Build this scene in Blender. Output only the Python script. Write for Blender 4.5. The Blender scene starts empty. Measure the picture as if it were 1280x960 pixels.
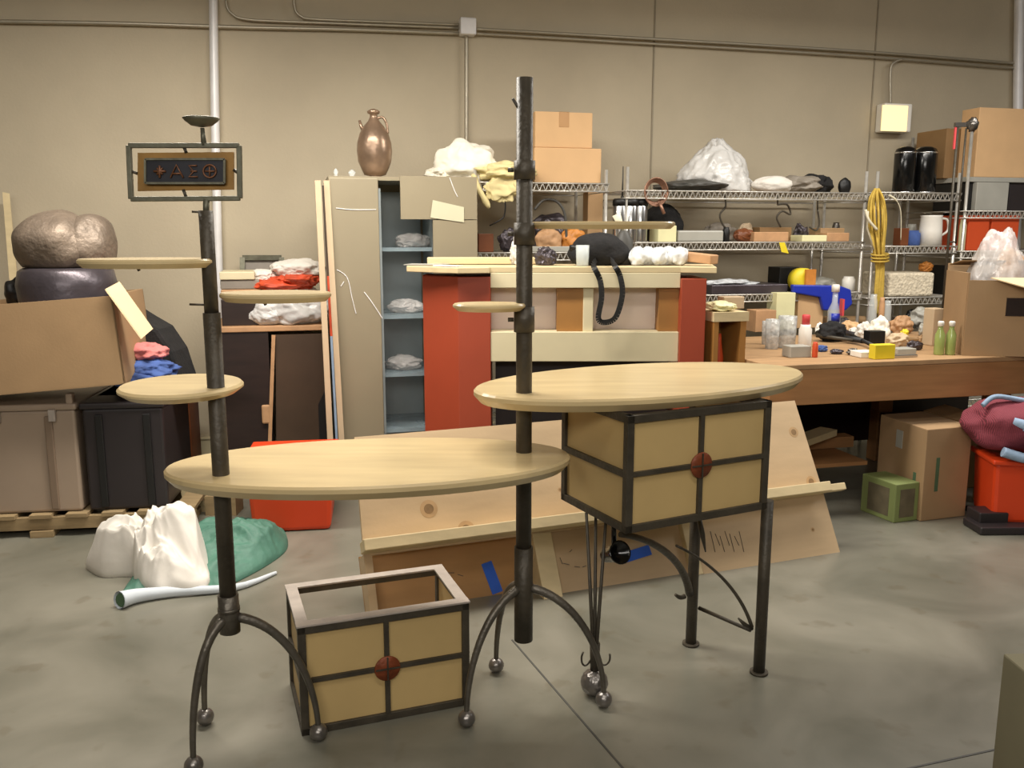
import bpy, bmesh, math, random
from mathutils import Vector, Matrix, noise
random.seed(7)
SC = bpy.context.scene
COL = SC.collection
# ------------------------------------------------------------------ camera
FPX = 1100.0; TH = math.atan(190 / FPX); CH = 1.4
cd = bpy.data.cameras.new('camera'); cam = bpy.data.objects.new('camera', cd); COL.objects.link(cam)
cam.location = (0, 0, CH); cam.rotation_euler = (math.pi / 2 - TH, 0, 0)
cd.sensor_width = 36; cd.lens = FPX / 1280 * 36; cd.clip_start = .05
SC.camera = cam
# ------------------------------------------------------------------ view + world + lights
SC.view_settings.view_transform = 'Standard'; SC.view_settings.look = 'None'
SC.view_settings.gamma = 1; SC.view_settings.use_curve_mapping = False
SC.view_settings.exposure = 0.0
wd = bpy.data.worlds.new('world'); SC.world = wd; wd.use_nodes = True
wd.node_tree.nodes['Background'].inputs[0].default_value = (1, .93, .82, 1)
wd.node_tree.nodes['Background'].inputs[1].default_value = .2
def area(name, loc, size, power, col=(1, .9, .75), target=None, spread=180):
    l = bpy.data.lights.new(name, 'AREA'); l.shape = 'RECTANGLE'; l.size, l.size_y = size
    l.energy = power; l.color = col; l.spread = math.radians(spread)
    o = bpy.data.objects.new(name, l); COL.objects.link(o); o.location = loc
    if target: o.rotation_euler = (Vector(target) - Vector(loc)).to_track_quat('-Z', 'Y').to_euler()
    return o
area('shop_light_wall_left', (-1.0, 3.55, 2.72), (2.2, .3), 112, (1, .94, .85))
area('shop_light_wall_right', (2.2, 4.35, 2.85), (2.2, .3), 72, (1, .95, .87))
area('shop_light_overhead', (.8, .6, 3.9), (3.0, .6), 52, (1, .95, .88))
area('front_fill_light', (-.3, -1.6, 2.7), (3.0, .8), 84, (1, .95, .88), target=(0, 3, 1.1))  # added front fill behind the camera, in place of a camera flash
area('shop_light_side', (4.6, 3.4, 3.6), (1.6, .6), 45, (.95, .96, 1))

# ------------------------------------------------------------------ pixel helpers (used only to find where things stand)
_c, _s = math.cos(TH), math.sin(TH)
def ray(px, py):
    X = (px - 640) / FPX; Y = (480 - py) / FPX
    return Vector((X, _c + Y * _s, -_s + Y * _c))
def at(px, py, y):
    d = ray(px, py); return Vector((0, 0, CH)) + d * (y / d.y)
def on(px, py, z=0.0):
    d = ray(px, py); return Vector((0, 0, CH)) + d * ((z - CH) / d.z)
WA = math.radians(14); T = Vector((math.cos(WA), math.sin(WA), 0)); N = Vector((math.sin(WA), -math.cos(WA), 0))
W0 = Vector((-1.99, 5.4, 0))
def W(u, off, z): return W0 + T * u + N * off + Vector((0, 0, z))
def wp(px, py, off):
    d = ray(px, py); o = Vector((0, 0, CH)); q = W0 + N * off
    return o + d * ((q - o).dot(N) / d.dot(N))
def uof(p): return (p - W0).dot(T)
def wu(px, py, off): return uof(wp(px, py, off))

# ------------------------------------------------------------------ materials
def lin(h):
    h = h.lstrip('#'); v = [int(h[i:i + 2], 16) / 255 for i in (0, 2, 4)]
    return tuple(x / 12.92 if x <= .04045 else ((x + .055) / 1.055) ** 2.4 for x in v) + (1,)
MATS = {}
def mat(name, col, rough=.6, metal=0, var=.12, scale=8, bump=.0, bscale=40, stretch=None, col2=None, trans=0, alpha=1, emit=0, kind='noise', spec=.5, detail=4):
    m = bpy.data.materials.new(name); m.use_nodes = True; nt = m.node_tree; L = nt.links.new
    b = nt.nodes['Principled BSDF']; A = lin(col)
    B = lin(col2) if col2 else tuple(max(0, x * (1 - var * 2)) for x in A[:3]) + (1,)
    tc = nt.nodes.new('ShaderNodeTexCoord'); mp = nt.nodes.new('ShaderNodeMapping'); L(tc.outputs['Object'], mp.inputs[0])
    if stretch: mp.inputs['Scale'].default_value = stretch
    if kind == 'wave':
        t = nt.nodes.new('ShaderNodeTexWave'); t.inputs['Scale'].default_value = scale; t.inputs['Distortion'].default_value = 6
        t.inputs['Detail'].default_value = 3; fac = t.outputs['Fac']; t.wave_profile = 'SIN'
    elif kind == 'stripe':
        t = nt.nodes.new('ShaderNodeTexWave'); t.inputs['Scale'].default_value = scale; t.inputs['Distortion'].default_value = .4; fac = t.outputs['Fac']
    elif kind == 'brick':
        t = nt.nodes.new('ShaderNodeTexBrick'); t.inputs['Scale'].default_value = scale; fac = t.outputs['Fac']
    elif kind == 'voronoi':
        t = nt.nodes.new('ShaderNodeTexVoronoi'); t.inputs['Scale'].default_value = scale; fac = t.outputs['Distance']
    else:
        t = nt.nodes.new('ShaderNodeTexNoise'); t.inputs['Scale'].default_value = scale; t.inputs['Detail'].default_value = detail; fac = t.outputs['Fac']
    L(mp.outputs[0], t.inputs['Vector'])
    r = nt.nodes.new('ShaderNodeValToRGB'); r.color_ramp.elements[0].position = .3; r.color_ramp.elements[1].position = .7
    r.color_ramp.elements[0].color = B; r.color_ramp.elements[1].color = A
    L(fac, r.inputs[0]); L(r.outputs[0], b.inputs['Base Color'])
    b.inputs['Roughness'].default_value = rough; b.inputs['Metallic'].default_value = metal
    b.inputs['Specular IOR Level'].default_value = spec
    if trans: b.inputs['Transmission Weight'].default_value = trans; b.inputs['IOR'].default_value = 1.2
    if alpha < 1: b.inputs['Alpha'].default_value = alpha
    if emit:
        b.inputs['Emission Strength'].default_value = emit; b.inputs['Emission Color'].default_value = A
    if bump:
        n2 = nt.nodes.new('ShaderNodeTexVoronoi' if kind == 'voronoi' else 'ShaderNodeTexNoise'); n2.inputs['Scale'].default_value = bscale
        L(tc.outputs['Object'], n2.inputs['Vector'])
        bp = nt.nodes.new('ShaderNodeBump'); bp.inputs['Strength'].default_value = bump; bp.inputs['Distance'].default_value = .01
        L(n2.outputs[0], bp.inputs['Height']); L(bp.outputs[0], b.inputs['Normal'])
    MATS[name] = m; return m
G = MATS
mat('iron', '#4d463a', .5, .3, .2, 14, .25, 60)
mat('iron_light', '#6a645a', .42, .6, .2, 14, .25, 60)
mat('steel_frame', '#b5aaa0', .5, .25, .1, 20, .1, 80)
mat('maple', '#ccb689', .26, 0, .09, 2.2, 0, stretch=(1.2, 9, 1), kind='noise')
mat('maple_edge', '#b39a68', .5, 0, .1, 12)
mat('ivory_panel', '#c0a46e', .55, 0, .05, 6)
mat('copper_disc', '#8a4424', .5, .3, .2, 30, .3, 60)
mat('brass_panel', '#94703a', .5, .5, .2, 7, .1, 30)
mat('plaque_dark', '#2a2a30', .5, .4, .2, 20)
mat('plaque_glyph', '#7a5138', .5, .4, .1, 20)
mat('verdigris', '#6f6d5c', .5, .5, .2, 14, .2, 40)
mat('plywood', '#c8ac86', .6, 0, .09, 2.5, .05, 50, stretch=(1, 1, 6))
mat('plywood_shaded', '#b08450', .6, 0, .12, 3, .05, 50, stretch=(1, 1, 5))  # browner plywood copy: shade under the batten put into the colour
mat('pine', '#d6c297', .6, 0, .08, 3, .05, 50, stretch=(1, 8, 8))
mat('knot', '#94744c', .6, 0, .2, 30)
mat('knot_ring', '#bd9a6e', .6, 0, .1, 20)
mat('bench_wood', '#a8794c', .6, 0, .1, 4, .05, 60, stretch=(1, 1, 10))
mat('bench_top', '#b48f66', .6, 0, .15, 5, .05, 60, stretch=(1, 6, 1))
mat('red_paint', '#a5452a', .5, 0, .08, 3)
mat('cream_paint', '#d8cca8', .5, 0, .04, 6)
mat('ochre_wood', '#a8763a', .55, 0, .1, 5)
mat('pinkish_back', '#ecdacd', .6, 0, .04, 4)
mat('locker', '#958a72', .45, .1, .04, 3, .03, 30)
mat('locker_inside', '#b0babb', .4, .2, .1, 5)
mat('shelf_glass', '#b4c8d0', .25, 0, .2, 7, alpha=.55)
mat('paper_tan', '#c5c2a6', .7, 0, .03, 6)
mat('cardboard', '#a58661', .8, 0, .05, 7, .04, 90)
mat('cardboard_pale', '#d2ab7d', .8, 0, .04, 7, .04, 90)
mat('cardboard_dark', '#8a6b45', .8, 0, .07, 7, .04, 90)
mat('cardboard_flap', '#d3ba92', .8, 0, .04, 7)
mat('olive_card', '#6c664e', .8, 0, .06, 7)
mat('tape', '#b98f62', .4, 0, .05, 9)
mat('tan_plastic', '#9f8c79', .45, 0, .05, 5)
mat('tan_dark', '#7d6a58', .5, 0, .05, 5)
mat('black_plastic', '#2d2728', .45, 0, .1, 5)
mat('black', '#151413', .5, 0, .2, 9)
mat('black_gloss', '#121212', .18, 0, .2, 9)
mat('black_cloth', '#1d1b1b', .9, 0, .3, 25, .3, 80)
mat('brown_case', '#7a4423', .5, 0, .15, 6)
mat('dark_wood', '#2b1d18', .45, 0, .2, 5, stretch=(1, 1, 5))
mat('dark_wood_side', '#4a3828', .5, 0, .12, 5)
mat('pallet_wood', '#9c8560', .8, 0, .15, 5, .1, 60, stretch=(1, 8, 8))
mat('white_cloth', '#dfd9cf', .9, 0, .04, 14, .12, 22)
mat('green_cloth', '#4c7a68', .6, 0, .14, 6, .3, 40)
mat('blue_white_cloth', '#cfd6dc', .8, 0, .06, 9)
mat('bright_rag', '#f4eedd', .9, 0, .04, 9, .2, 40)
mat('cream_strap', '#e3d39c', .85, 0, .08, 9)
mat('burgundy', '#8d3b48', .85, 0, .25, 60, .2, 90, kind='stripe')
mat('blue_cloth', '#9cb4cf', .85, 0, .12, 12, .2, 60)
mat('denim', '#4a66a8', .85, 0, .2, 12, .2, 60)
mat('pink_cloth', '#cf7a76', .85, 0, .12, 12)
mat('orange_bin', '#cf5028', .4, 0, .04, 4)
mat('red_plastic', '#dc4419', .4, 0, .04, 4)
mat('orange_cloth', '#d9512b', .6, 0, .2, 14)
mat('poly_bag', '#e4e2de', .25, 0, .08, 12, .4, 25, alpha=.8)
mat('clear_bag', '#efeae6', .2, 0, .1, 12, .4, 25, alpha=.5)
mat('bronze', '#a88c74', .32, .55, .25, 6, .45, 16)
mat('bronze_pale', '#8b7b6b', .5, .35, .25, 7, .5, 40)
mat('gunmetal', '#5a5358', .35, .55, .2, 6, .2, 30)
mat('steel_ball', '#8a8580', .32, .75, .15, 20, .2, 50)
mat('chrome', '#c9c9c8', .22, .95, .04, 9)
mat('wire_chrome', '#d8d4cb', .3, .5, .1, 30)
mat('chrome_dark', '#77726c', .3, .8, .1, 9)
mat('glass', '#e8efef', .08, 0, .02, 9, alpha=.35)
mat('bubble', '#eef2f5', .2, 0, .12, 22, .5, 30, kind='voronoi', alpha=.8)
mat('clear_tub', '#dfe0dc', .2, 0, .3, 30, .5, 50, alpha=.6)
mat('rope_yellow', '#cfae4a', .75, 0, .15, 20, .3, 120)
mat('rope_white', '#e0d8bd', .75, 0, .08, 20)
mat('copper_wire', '#a67d66', .4, .5, .2, 20)
mat('green_box', '#7f8a52', .7, 0, .08, 8)
mat('green_box_face', '#6a6048', .75, 0, .2, 14)
mat('green_ink', '#4f6a4c', .8, 0, .1, 14)
mat('blue_tape', '#2a62d0', .5, 0, .1, 14)
mat('blue_plastic', '#2438b0', .35, 0, .1, 6)
mat('yellow', '#e8d22c', .5, 0, .08, 9)
mat('cream_box', '#e4dfae', .7, 0, .06, 9)
mat('white_plastic', '#f0ece2', .35, 0, .03, 9)
mat('grey_plastic', '#a8a69c', .45, 0, .06, 9)
mat('dark_grey', '#4b4944', .55, 0, .12, 9)
mat('woven', '#ecdfc4', .8, 0, .1, 40, .5, 60, kind='voronoi')
mat('orange', '#d88c3c', .5, 0, .15, 14)
mat('orange_wood', '#c2966c', .65, 0, .12, 14)
mat('pipe_paint', '#efedec', .4, .1, .04, 14)
mat('conduit', '#b3ab98', .4, .5, .06, 14)
mat('sign_face', '#ffe3a6', .5, 0, .0, 3, emit=1.0)
mat('sign_edge', '#d8b09c', .5, 0, .03, 3)
mat('green_liquid', '#a8b86a', .15, 0, .1, 6, alpha=.8)
mat('red_label', '#d2474a', .5, 0, .1, 14)
mat('joint', '#9c917c', .8, 0, .1, 9)
mat('taupe', '#8d8478', .6, 0, .1, 9)
mat('peach', '#c9b292', .6, 0, .05, 9)
# concrete wall
def concrete_wall():
    m = bpy.data.materials.new('concrete_wall'); m.use_nodes = True; nt = m.node_tree; L = nt.links.new
    b = nt.nodes['Principled BSDF']; tc = nt.nodes.new('ShaderNodeTexCoord')
    n1 = nt.nodes.new('ShaderNodeTexNoise'); n1.inputs['Scale'].default_value = .9; n1.inputs['Detail'].default_value = 5; n1.inputs['Roughness'].default_value = .55
    L(tc.outputs['Object'], n1.inputs['Vector'])
    r = nt.nodes.new('ShaderNodeValToRGB'); r.color_ramp.elements[0].position = .25; r.color_ramp.elements[1].position = .75
    r.color_ramp.elements[0].color = lin('#ab9f88'); r.color_ramp.elements[1].color = lin('#c3b69c')
    L(n1.outputs[0], r.inputs[0]); L(r.outputs[0], b.inputs['Base Color']); b.inputs['Roughness'].default_value = .75
    n2 = nt.nodes.new('ShaderNodeTexNoise'); n2.inputs['Scale'].default_value = 60; L(tc.outputs['Object'], n2.inputs['Vector'])
    bp = nt.nodes.new('ShaderNodeBump'); bp.inputs['Strength'].default_value = .12; bp.inputs['Distance'].default_value = .01
    L(n2.outputs[0], bp.inputs['Height']); L(bp.outputs[0], b.inputs['Normal']); G['concrete_wall'] = m
def concrete_floor():
    m = bpy.data.materials.new('concrete_floor'); m.use_nodes = True; nt = m.node_tree; L = nt.links.new
    b = nt.nodes['Principled BSDF']; tc = nt.nodes.new('ShaderNodeTexCoord')
    n1 = nt.nodes.new('ShaderNodeTexNoise'); n1.inputs['Scale'].default_value = 2.1; n1.inputs['Detail'].default_value = 9; n1.inputs['Distortion'].default_value = .6
    L(tc.outputs['Object'], n1.inputs['Vector'])
    r = nt.nodes.new('ShaderNodeValToRGB'); r.color_ramp.elements[0].position = .3; r.color_ramp.elements[1].position = .72
    r.color_ramp.elements[0].color = lin('#5f5e52'); r.color_ramp.elements[1].color = lin('#868275')
    L(n1.outputs[0], r.inputs[0])
    # small brown stains
    n3 = nt.nodes.new('ShaderNodeTexNoise'); n3.inputs['Scale'].default_value = 9; n3.inputs['Detail'].default_value = 3
    L(tc.outputs['Object'], n3.inputs['Vector'])
    r3 = nt.nodes.new('ShaderNodeValToRGB'); r3.color_ramp.elements[0].position = .62; r3.color_ramp.elements[1].position = .70
    L(n3.outputs[0], r3.inputs[0])
    mx = nt.nodes.new('ShaderNodeMixRGB'); mx.inputs[2].default_value = lin('#574d38')
    mm = nt.nodes.new('ShaderNodeMath'); mm.operation = 'MULTIPLY'; mm.inputs[1].default_value = .28
    L(r3.outputs[0], mm.inputs[0]); L(mm.outputs[0], mx.inputs[0]); L(r.outputs[0], mx.inputs[1]); L(mx.outputs[0], b.inputs['Base Color'])
    rr = nt.nodes.new('ShaderNodeMapRange'); rr.inputs[3].default_value = .24; rr.inputs[4].default_value = .42
    L(n1.outputs[0], rr.inputs[0]); L(rr.outputs[0], b.inputs['Roughness']); b.inputs['Specular IOR Level'].default_value = .5
    G['concrete_floor'] = m
concrete_wall(); concrete_floor()

# ------------------------------------------------------------------ mesh builder
class M:
    def __init__(s): s.v = []; s.f = []; s.sm = []
    def add(s, vs, fs, smooth=False):
        o = len(s.v); s.v += [Vector(v) for v in vs]; s.f += [tuple(i + o for i in f) for f in fs]; s.sm += [smooth] * len(fs); return s
    def hexa(s, b4, t4):
        return s.add(list(b4) + list(t4), [(3, 2, 1, 0), (4, 5, 6, 7), (0, 1, 5, 4), (1, 2, 6, 5), (2, 3, 7, 6), (3, 0, 4, 7)])
    def box(s, c, size, rz=0, mx=None):
        hx, hy, hz = size[0] / 2, size[1] / 2, size[2] / 2
        R = mx if mx is not None else Matrix.Rotation(rz, 3, 'Z'); c = Vector(c)
        P = [c + R @ Vector(p) for p in ((-hx, -hy, -hz), (hx, -hy, -hz), (hx, hy, -hz), (-hx, hy, -hz), (-hx, -hy, hz), (hx, -hy, hz), (hx, hy, hz), (-hx, hy, hz))]
        return s.hexa(P[:4], P[4:])
    def beam(s, a, b, w, d, up=(0, 0, 1)):      # rectangular bar from a to b, w across, d along 'up'
        a = Vector(a); b = Vector(b); x = (b - a); L = x.length; x.normalize(); upv = Vector(up)
        y = upv.cross(x)
        if y.length < 1e-4: y = Vector((0, 1, 0)).cross(x)
        y.normalize(); z = x.cross(y)
        R = Matrix((x, y, z)).transposed()
        return s.box((a + b) / 2, (L, w, d), mx=R)
    def tube(s, pts, r, n=8, cap=True):
        pts = [Vector(p) for p in pts]; k = len(pts); rs = r if isinstance(r, (list, tuple)) else [r] * k
        V = []; ref = None
        for i, p in enumerate(pts):
            t = (pts[min(i + 1, k - 1)] - pts[max(i - 1, 0)])
            if t.length < 1e-9: t = Vector((0, 0, 1))
            t.normalize()
            if ref is None: ref = Vector((1, 0, 0)) if abs(t.x) < .8 else Vector((0, 1, 0))
            a = (ref - t * ref.dot(t))
            if a.length < 1e-5: a = t.orthogonal()
            a.normalize(); ref = a; b = t.cross(a)
            for j in range(n):
                q = 2 * math.pi * j / n; V.append(p + (a * math.cos(q) + b * math.sin(q)) * rs[i])
        F = [(i * n + j, i * n + (j + 1) % n, (i + 1) * n + (j + 1) % n, (i + 1) * n + j) for i in range(k - 1) for j in range(n)]
        s.add(V, F, n > 5)
        if cap:
            o = len(s.v) - len(V); s.f += [tuple(o + j for j in reversed(range(n))), tuple(o + (k - 1) * n + j for j in range(n))]; s.sm += [False, False]
        return s
    def cyl(s, a, b, r, r2=None, n=20): return s.tube([a, b], [r, r if r2 is None else r2], n)
    def lathe(s, prof, c, n=28, mx=None, sx=1, sy=1):
        c = Vector(c); R = mx if mx is not None else Matrix.Identity(3); V = []; k = len(prof)
        for (r, z) in prof:
            for j in range(n):
                q = 2 * math.pi * j / n; V.append(c + R @ Vector((max(r, .0004) * math.cos(q) * sx, max(r, .0004) * math.sin(q) * sy, z)))
        F = [(i * n + j, i * n + (j + 1) % n, (i + 1) * n + (j + 1) % n, (i + 1) * n + j) for i in range(k - 1) for j in range(n)]
        s.add(V, F, True); o = len(s.v) - len(V)
        s.f += [tuple(o + j for j in reversed(range(n))), tuple(o + (k - 1) * n + j for j in range(n))]; s.sm += [False, False]
        return s
    def oval(s, c, a, b, z0, z1, ang, n=72, bev=.006):
        R = Matrix.Rotation(ang, 3, 'Z'); V = []; c = Vector((c[0], c[1], 0))
        for (k, z) in ((-bev * 3.2, z0), (0, z0 + (z1 - z0) * .55), (0, z1 - bev), (-bev, z1)):
            for j in range(n):
                q = 2 * math.pi * j / n; V.append(c + R @ Vector(((a + k) * math.cos(q), (b + k) * math.sin(q), z)))
        F = [(i * n + j, i * n + (j + 1) % n, (i + 1) * n + (j + 1) % n, (i + 1) * n + j) for i in range(3) for j in range(n)]
        s.add(V, F, False); o = len(s.v) - len(V)
        s.f += [tuple(o + j for j in reversed(range(n))), tuple(o + 3 * n + j for j in range(n))]; s.sm += [False, False]
        return s
    def disc(s, c, r, h, mx, n=20):
        c = Vector(c); return s.prism([c + mx @ Vector((r * math.cos(2 * math.pi * i / n), r * math.sin(2 * math.pi * i / n), 0)) for i in range(n)], mx @ Vector((0, 0, h)))
    def prism(s, pts3, dvec):
        k = len(pts3); d = Vector(dvec); V = [Vector(p) for p in pts3] + [Vector(p) + d for p in pts3]
        F = [tuple(range(k)), tuple(reversed(range(k, 2 * k)))] + [(i, i + k, (i + 1) % k + k, (i + 1) % k) for i in range(k)]
        return s.add(V, F)
    def blob(s, c, rad, seed=0, amp=.15, freq=2.0, ridge=.0, sub=5, flat=None, rz=0, pinch=None):
        bm = bmesh.new(); bmesh.ops.create_icosphere(bm, subdivisions=sub, radius=1); c = Vector(c); R = Matrix.Rotation(rz, 3, 'Z')
        V = []
        for v in bm.verts:
            p = v.co.normalized(); off = Vector((seed * 7.3, seed * 3.1, seed))
            k = 1 + amp * noise.noise(p * freq + off) * 1.6
            if ridge:
                w_ = noise.noise_vector(p * 1.4 + off) * .45; p2 = p + w_; p2 = Vector((p2.x, p2.y, p2.z * .6))
                k += ridge * (.5 * (.3 - abs(noise.noise(p2 * freq * 1.5 + off * 1.7))) + .22 * (.3 - abs(noise.noise(p2 * freq * 3.6 + off))) + .08 * noise.noise(p2 * freq * 9))
            q = Vector((p.x * rad[0], p.y * rad[1], p.z * rad[2])) * k
            if pinch: 
                h = (q.z / rad[2] + 1) / 2; f_ = 1 + (pinch - 1) * max(0, min(1, h)); q.x *= f_; q.y *= f_
            q = R @ q + c
            if flat is not None and q.z < flat: q.z = flat
            V.append(q)
        F = [tuple(v.index for v in f.verts) for f in bm.faces]; bm.free()
        return s.add(V, F, True)
    def build(s, name, m, parent=None, base=None, bevel=0, rot0=None):
        if parent is not None: o0 = Vector(parent['_o'])
        else:
            if base is None:
                xs = [v.x for v in s.v]; ys = [v.y for v in s.v]; zs = [v.z for v in s.v]
                base = Vector(((min(xs) + max(xs)) / 2, (min(ys) + max(ys)) / 2, min(zs)))
            o0 = Vector(base)
        me = bpy.data.meshes.new(name); me.from_pydata([v - o0 for v in s.v], [], s.f)
        me.polygons.foreach_set('use_smooth', s.sm); me.materials.append(G[m] if isinstance(m, str) else m); me.update()
        b = bmesh.new(); b.from_mesh(me); bmesh.ops.recalc_face_normals(b, faces=b.faces); b.to_mesh(me); b.free()
        o = bpy.data.objects.new(name, me); COL.objects.link(o); o['_o'] = tuple(o0)
        if parent is not None: o.parent = parent
        else: o.location = o0
        if bevel:
            md = o.modifiers.new('bevel', 'BEVEL'); md.width = bevel; md.segments = 2; md.limit_method = 'ANGLE'
        return o
def tag(o, label=None, cat=None, group=None, kind=None):
    if label: o['label'] = label
    if cat: o['category'] = cat
    if group: o['group'] = group
    if kind: o['kind'] = kind
    return o
def thing(name, loc, label, cat, group=None):
    o = bpy.data.objects.new(name, None); COL.objects.link(o); o.location = loc; o['_o'] = tuple(loc); o.empty_display_size = .05
    return tag(o, label, cat, group)
def copy_thing(o, delta, label=None, parent=None):
    c = o.copy(); COL.objects.link(c)
    if parent is not None: c.parent = parent
    else: c.location = Vector(o.location) + Vector(delta)
    if label: c['label'] = label
    for ch in list(o.children): copy_thing(ch, (0, 0, 0), parent=c)
    return c
def arc(p0, p1, p2, n=14):   # quadratic bezier
    p0, p1, p2 = Vector(p0), Vector(p1), Vector(p2)
    return [p0 * (1 - t) ** 2 + p1 * 2 * t * (1 - t) + p2 * t * t for t in [i / n for i in range(n + 1)]]
def arc3(p0, p1, p2, p3, n=16):
    p = [Vector(q) for q in (p0, p1, p2, p3)]
    return [p[0] * (1 - t) ** 3 + p[1] * 3 * t * (1 - t) ** 2 + p[2] * 3 * t * t * (1 - t) + p[3] * t ** 3 for t in [i / n for i in range(n + 1)]]
def catmull(ps, n=6):
    ps = [Vector(p) for p in ps]; q = [ps[0]] + ps + [ps[-1]]; out = []
    for i in range(1, len(q) - 2):
        for k in range(n):
            t = k / n; a, b, c, d = q[i - 1], q[i], q[i + 1], q[i + 2]
            out.append(.5 * ((2 * b) + (c - a) * t + (2 * a - 5 * b + 4 * c - d) * t * t + (3 * b - a - 3 * c + d) * t ** 3))
    out.append(ps[-1]); return out
V3 = Vector

# ================================================================== SETTING
tag(M().box((0.5, 1.5, -.05), (22, 18, .1)).build('floor', 'concrete_floor'), kind='structure')
tag(M().box(W(2, -.1, 2.6), (16, .2, 5.4), WA).build('wall_back', 'concrete_wall'), kind='structure')
tag(M().box((-6.2, 1.0, 2.6), (.2, 14, 5.4)).build('wall_left', 'concrete_wall'), kind='structure')
tag(M().box((8.0, 1.0, 2.6), (.2, 16, 5.4)).build('wall_right', 'concrete_wall'), kind='structure')
tag(M().box((0.5, -6, 2.6), (16, .2, 5.4)).build('wall_front', 'concrete_wall'), kind='structure')
tag(M().box((0.5, 1.5, 5.35), (20, 18, .1)).build('ceiling', 'concrete_wall'), kind='structure')
b = M().box(W(2, .012, .06), (15.5, .022, .12), WA).box(W(2, .016, .122), (15.5, .03, .01), WA)
tag(b.build('baseboard_back', 'cream_paint'), kind='structure')
# joint lines in the slab: a sawn groove as a thin dark strip of sealant
a1, a2 = on(640, 800), on(800, 985)
tag(M().beam(a1 + V3((0, 0, .0008)), a2 + V3((0, 0, .0008)), .006, .0016).build('trim_1', 'dark_grey'), kind='structure')
a1, a2 = on(1130, 962), on(1300, 925)
tag(M().beam(a1 + V3((0, 0, .0008)), a2 + V3((0, 0, .0008)), .006, .0016).build('trim_2', 'dark_grey'), kind='structure')
# shallow vertical joints of the concrete panels
for i, px in enumerate((815, 1088)):
    tag(M().box(W(wu(px, 150, 0), .003, 2.4), (.01, .006, 4.6), WA).build('trim_%d' % (i + 3), 'joint'), kind='structure')

# conduits on the back wall
def wpipe(name, pix, r, m, label, cat, off=.04, group=None):
    pts = catmull([wp(x, y, off) for x, y in pix], 6)
    o = M().tube(pts, r, 10).build(name, m); tag(o, label, cat, group); return o
LINE = [(-60, 26), (140, 29), (300, 34), (440, 37), (575, 42)]
wpipe('conduit', LINE, .011, 'conduit', 'lower grey conduit running left along the wall from the white junction box', 'conduit')
wpipe('conduit', [(281, -30), (283, 5), (291, 18), (308, 24), (360, 27), (575, 35)], .008, 'conduit', 'thin upper conduit bending up near the white wall pipe', 'conduit')
wpipe('conduit', [(366, -30), (368, 8), (376, 20), (394, 24), (470, 27), (575, 31)], .008, 'conduit', 'thin conduit bending up above the tall locker', 'conduit')
R1 = [(592, 36), (700, 42), (820, 49), (960, 57), (1100, 66), (1268, 79), (1330, 84)]
wpipe('conduit', R1, .010, 'conduit', 'upper conduit running right from the white junction box', 'conduit')
wpipe('conduit', [(x, y + 6) for x, y in R1], .008, 'conduit', 'lower conduit running right from the white junction box', 'conduit')
wpipe('conduit', [(583, 44), (583, 100), (583, 235)], .012, 'conduit', 'vertical conduit dropping from the junction box to the white rags', 'conduit')
wpipe('conduit', [(1128, 74), (1118, 78), (1113, 88), (1113, 133)], .009, 'conduit', 'short conduit curving down into the lit wall fixture', 'conduit', off=.06)
o = M().box(wp(584, 34, .05), (.1, .09, .1), WA).build('junction_box', 'pipe_paint', bevel=.008)
tag(o, 'small white square junction box joining the conduits on the wall', 'junction box')
wpipe('wall_pipe', [(266, -40), (268, 100), (271, 250), (275, 400), (277, 545)], .026, 'pipe_paint', 'white vertical pipe on the wall behind the hanging sign', 'pipe', off=.05)
wpipe('wall_pipe', [(1275, -40), (1273, 80), (1271, 240), (1266, 420)], .035, 'pipe_paint', 'white vertical pipe at the right edge behind the stacked boxes', 'pipe', off=.05)
p = wp(1117, 148, .1)
t = thing('wall_light', wp(1117, 165, .08), 'small square lit sign fixture glowing cream on the wall', 'light fixture')
M().box(wp(1117, 148, .055), (.225, .1, .195), WA).build('housing', 'white_plastic', t, bevel=.01)
M().box(wp(1118, 148, .108), (.205, .01, .175), WA).build('diffuser', 'sign_face', t)

# ================================================================== TIERED TABLE (the big sculpture in the middle)
PL = V3((-.755, 2.21, 0)); PR = V3((.034, 2.45, 0))
tt = thing('tiered_table', (-.36, 2.33, 0), 'large iron and pale maple sculptural table with two posts, oval tops and small round shelves', 'table')
def ball_leg(hub, foot, parent, r0=.0135, r1=.0075):
    f = V3((foot[0], foot[1], 0)); out = (f - V3((hub.x, hub.y, 0)))
    s_ = hub + out.normalized() * .018
    pts = arc3(s_, s_ + out * .62 + V3((0, 0, -.03)), V3((f.x, f.y, 0)) - out * .0 + V3((0, 0, hub.z * .45)), f + V3((0, 0, .035)), 22)
    k = len(pts); o = M().tube(pts, [r0 + (r1 - r0) * i / (k - 1) for i in range(k)], 10).build('tripod_leg', 'iron_light', parent)
    M().blob(f + V3((0, 0, .025)), (.025,) * 3, amp=.0, sub=3).build('ball_foot', 'steel_ball', o)
# left post
p = M().cyl(PL + V3((0, 0, .40)), PL + V3((0, 0, 1.20)), .0215, n=20).cyl(PL + V3((0, 0, 1.20)), PL + V3((0, 0, 1.452)), .0175, n=20)
post = p.build('post', 'iron', tt)
M().cyl(PL + V3((0, 0, .345)), PL + V3((0, 0, .45)), .027, n=24).cyl(PL + V3((0, 0, .405)), PL + V3((0, 0, .415)), .029, n=24).build('sleeve', 'iron_light', post)
for q in ((-.54, 2.255), (-.884, 2.335), (-.833, 2.10)): ball_leg(PL + V3((0, 0, .385)), q, tt)
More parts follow.
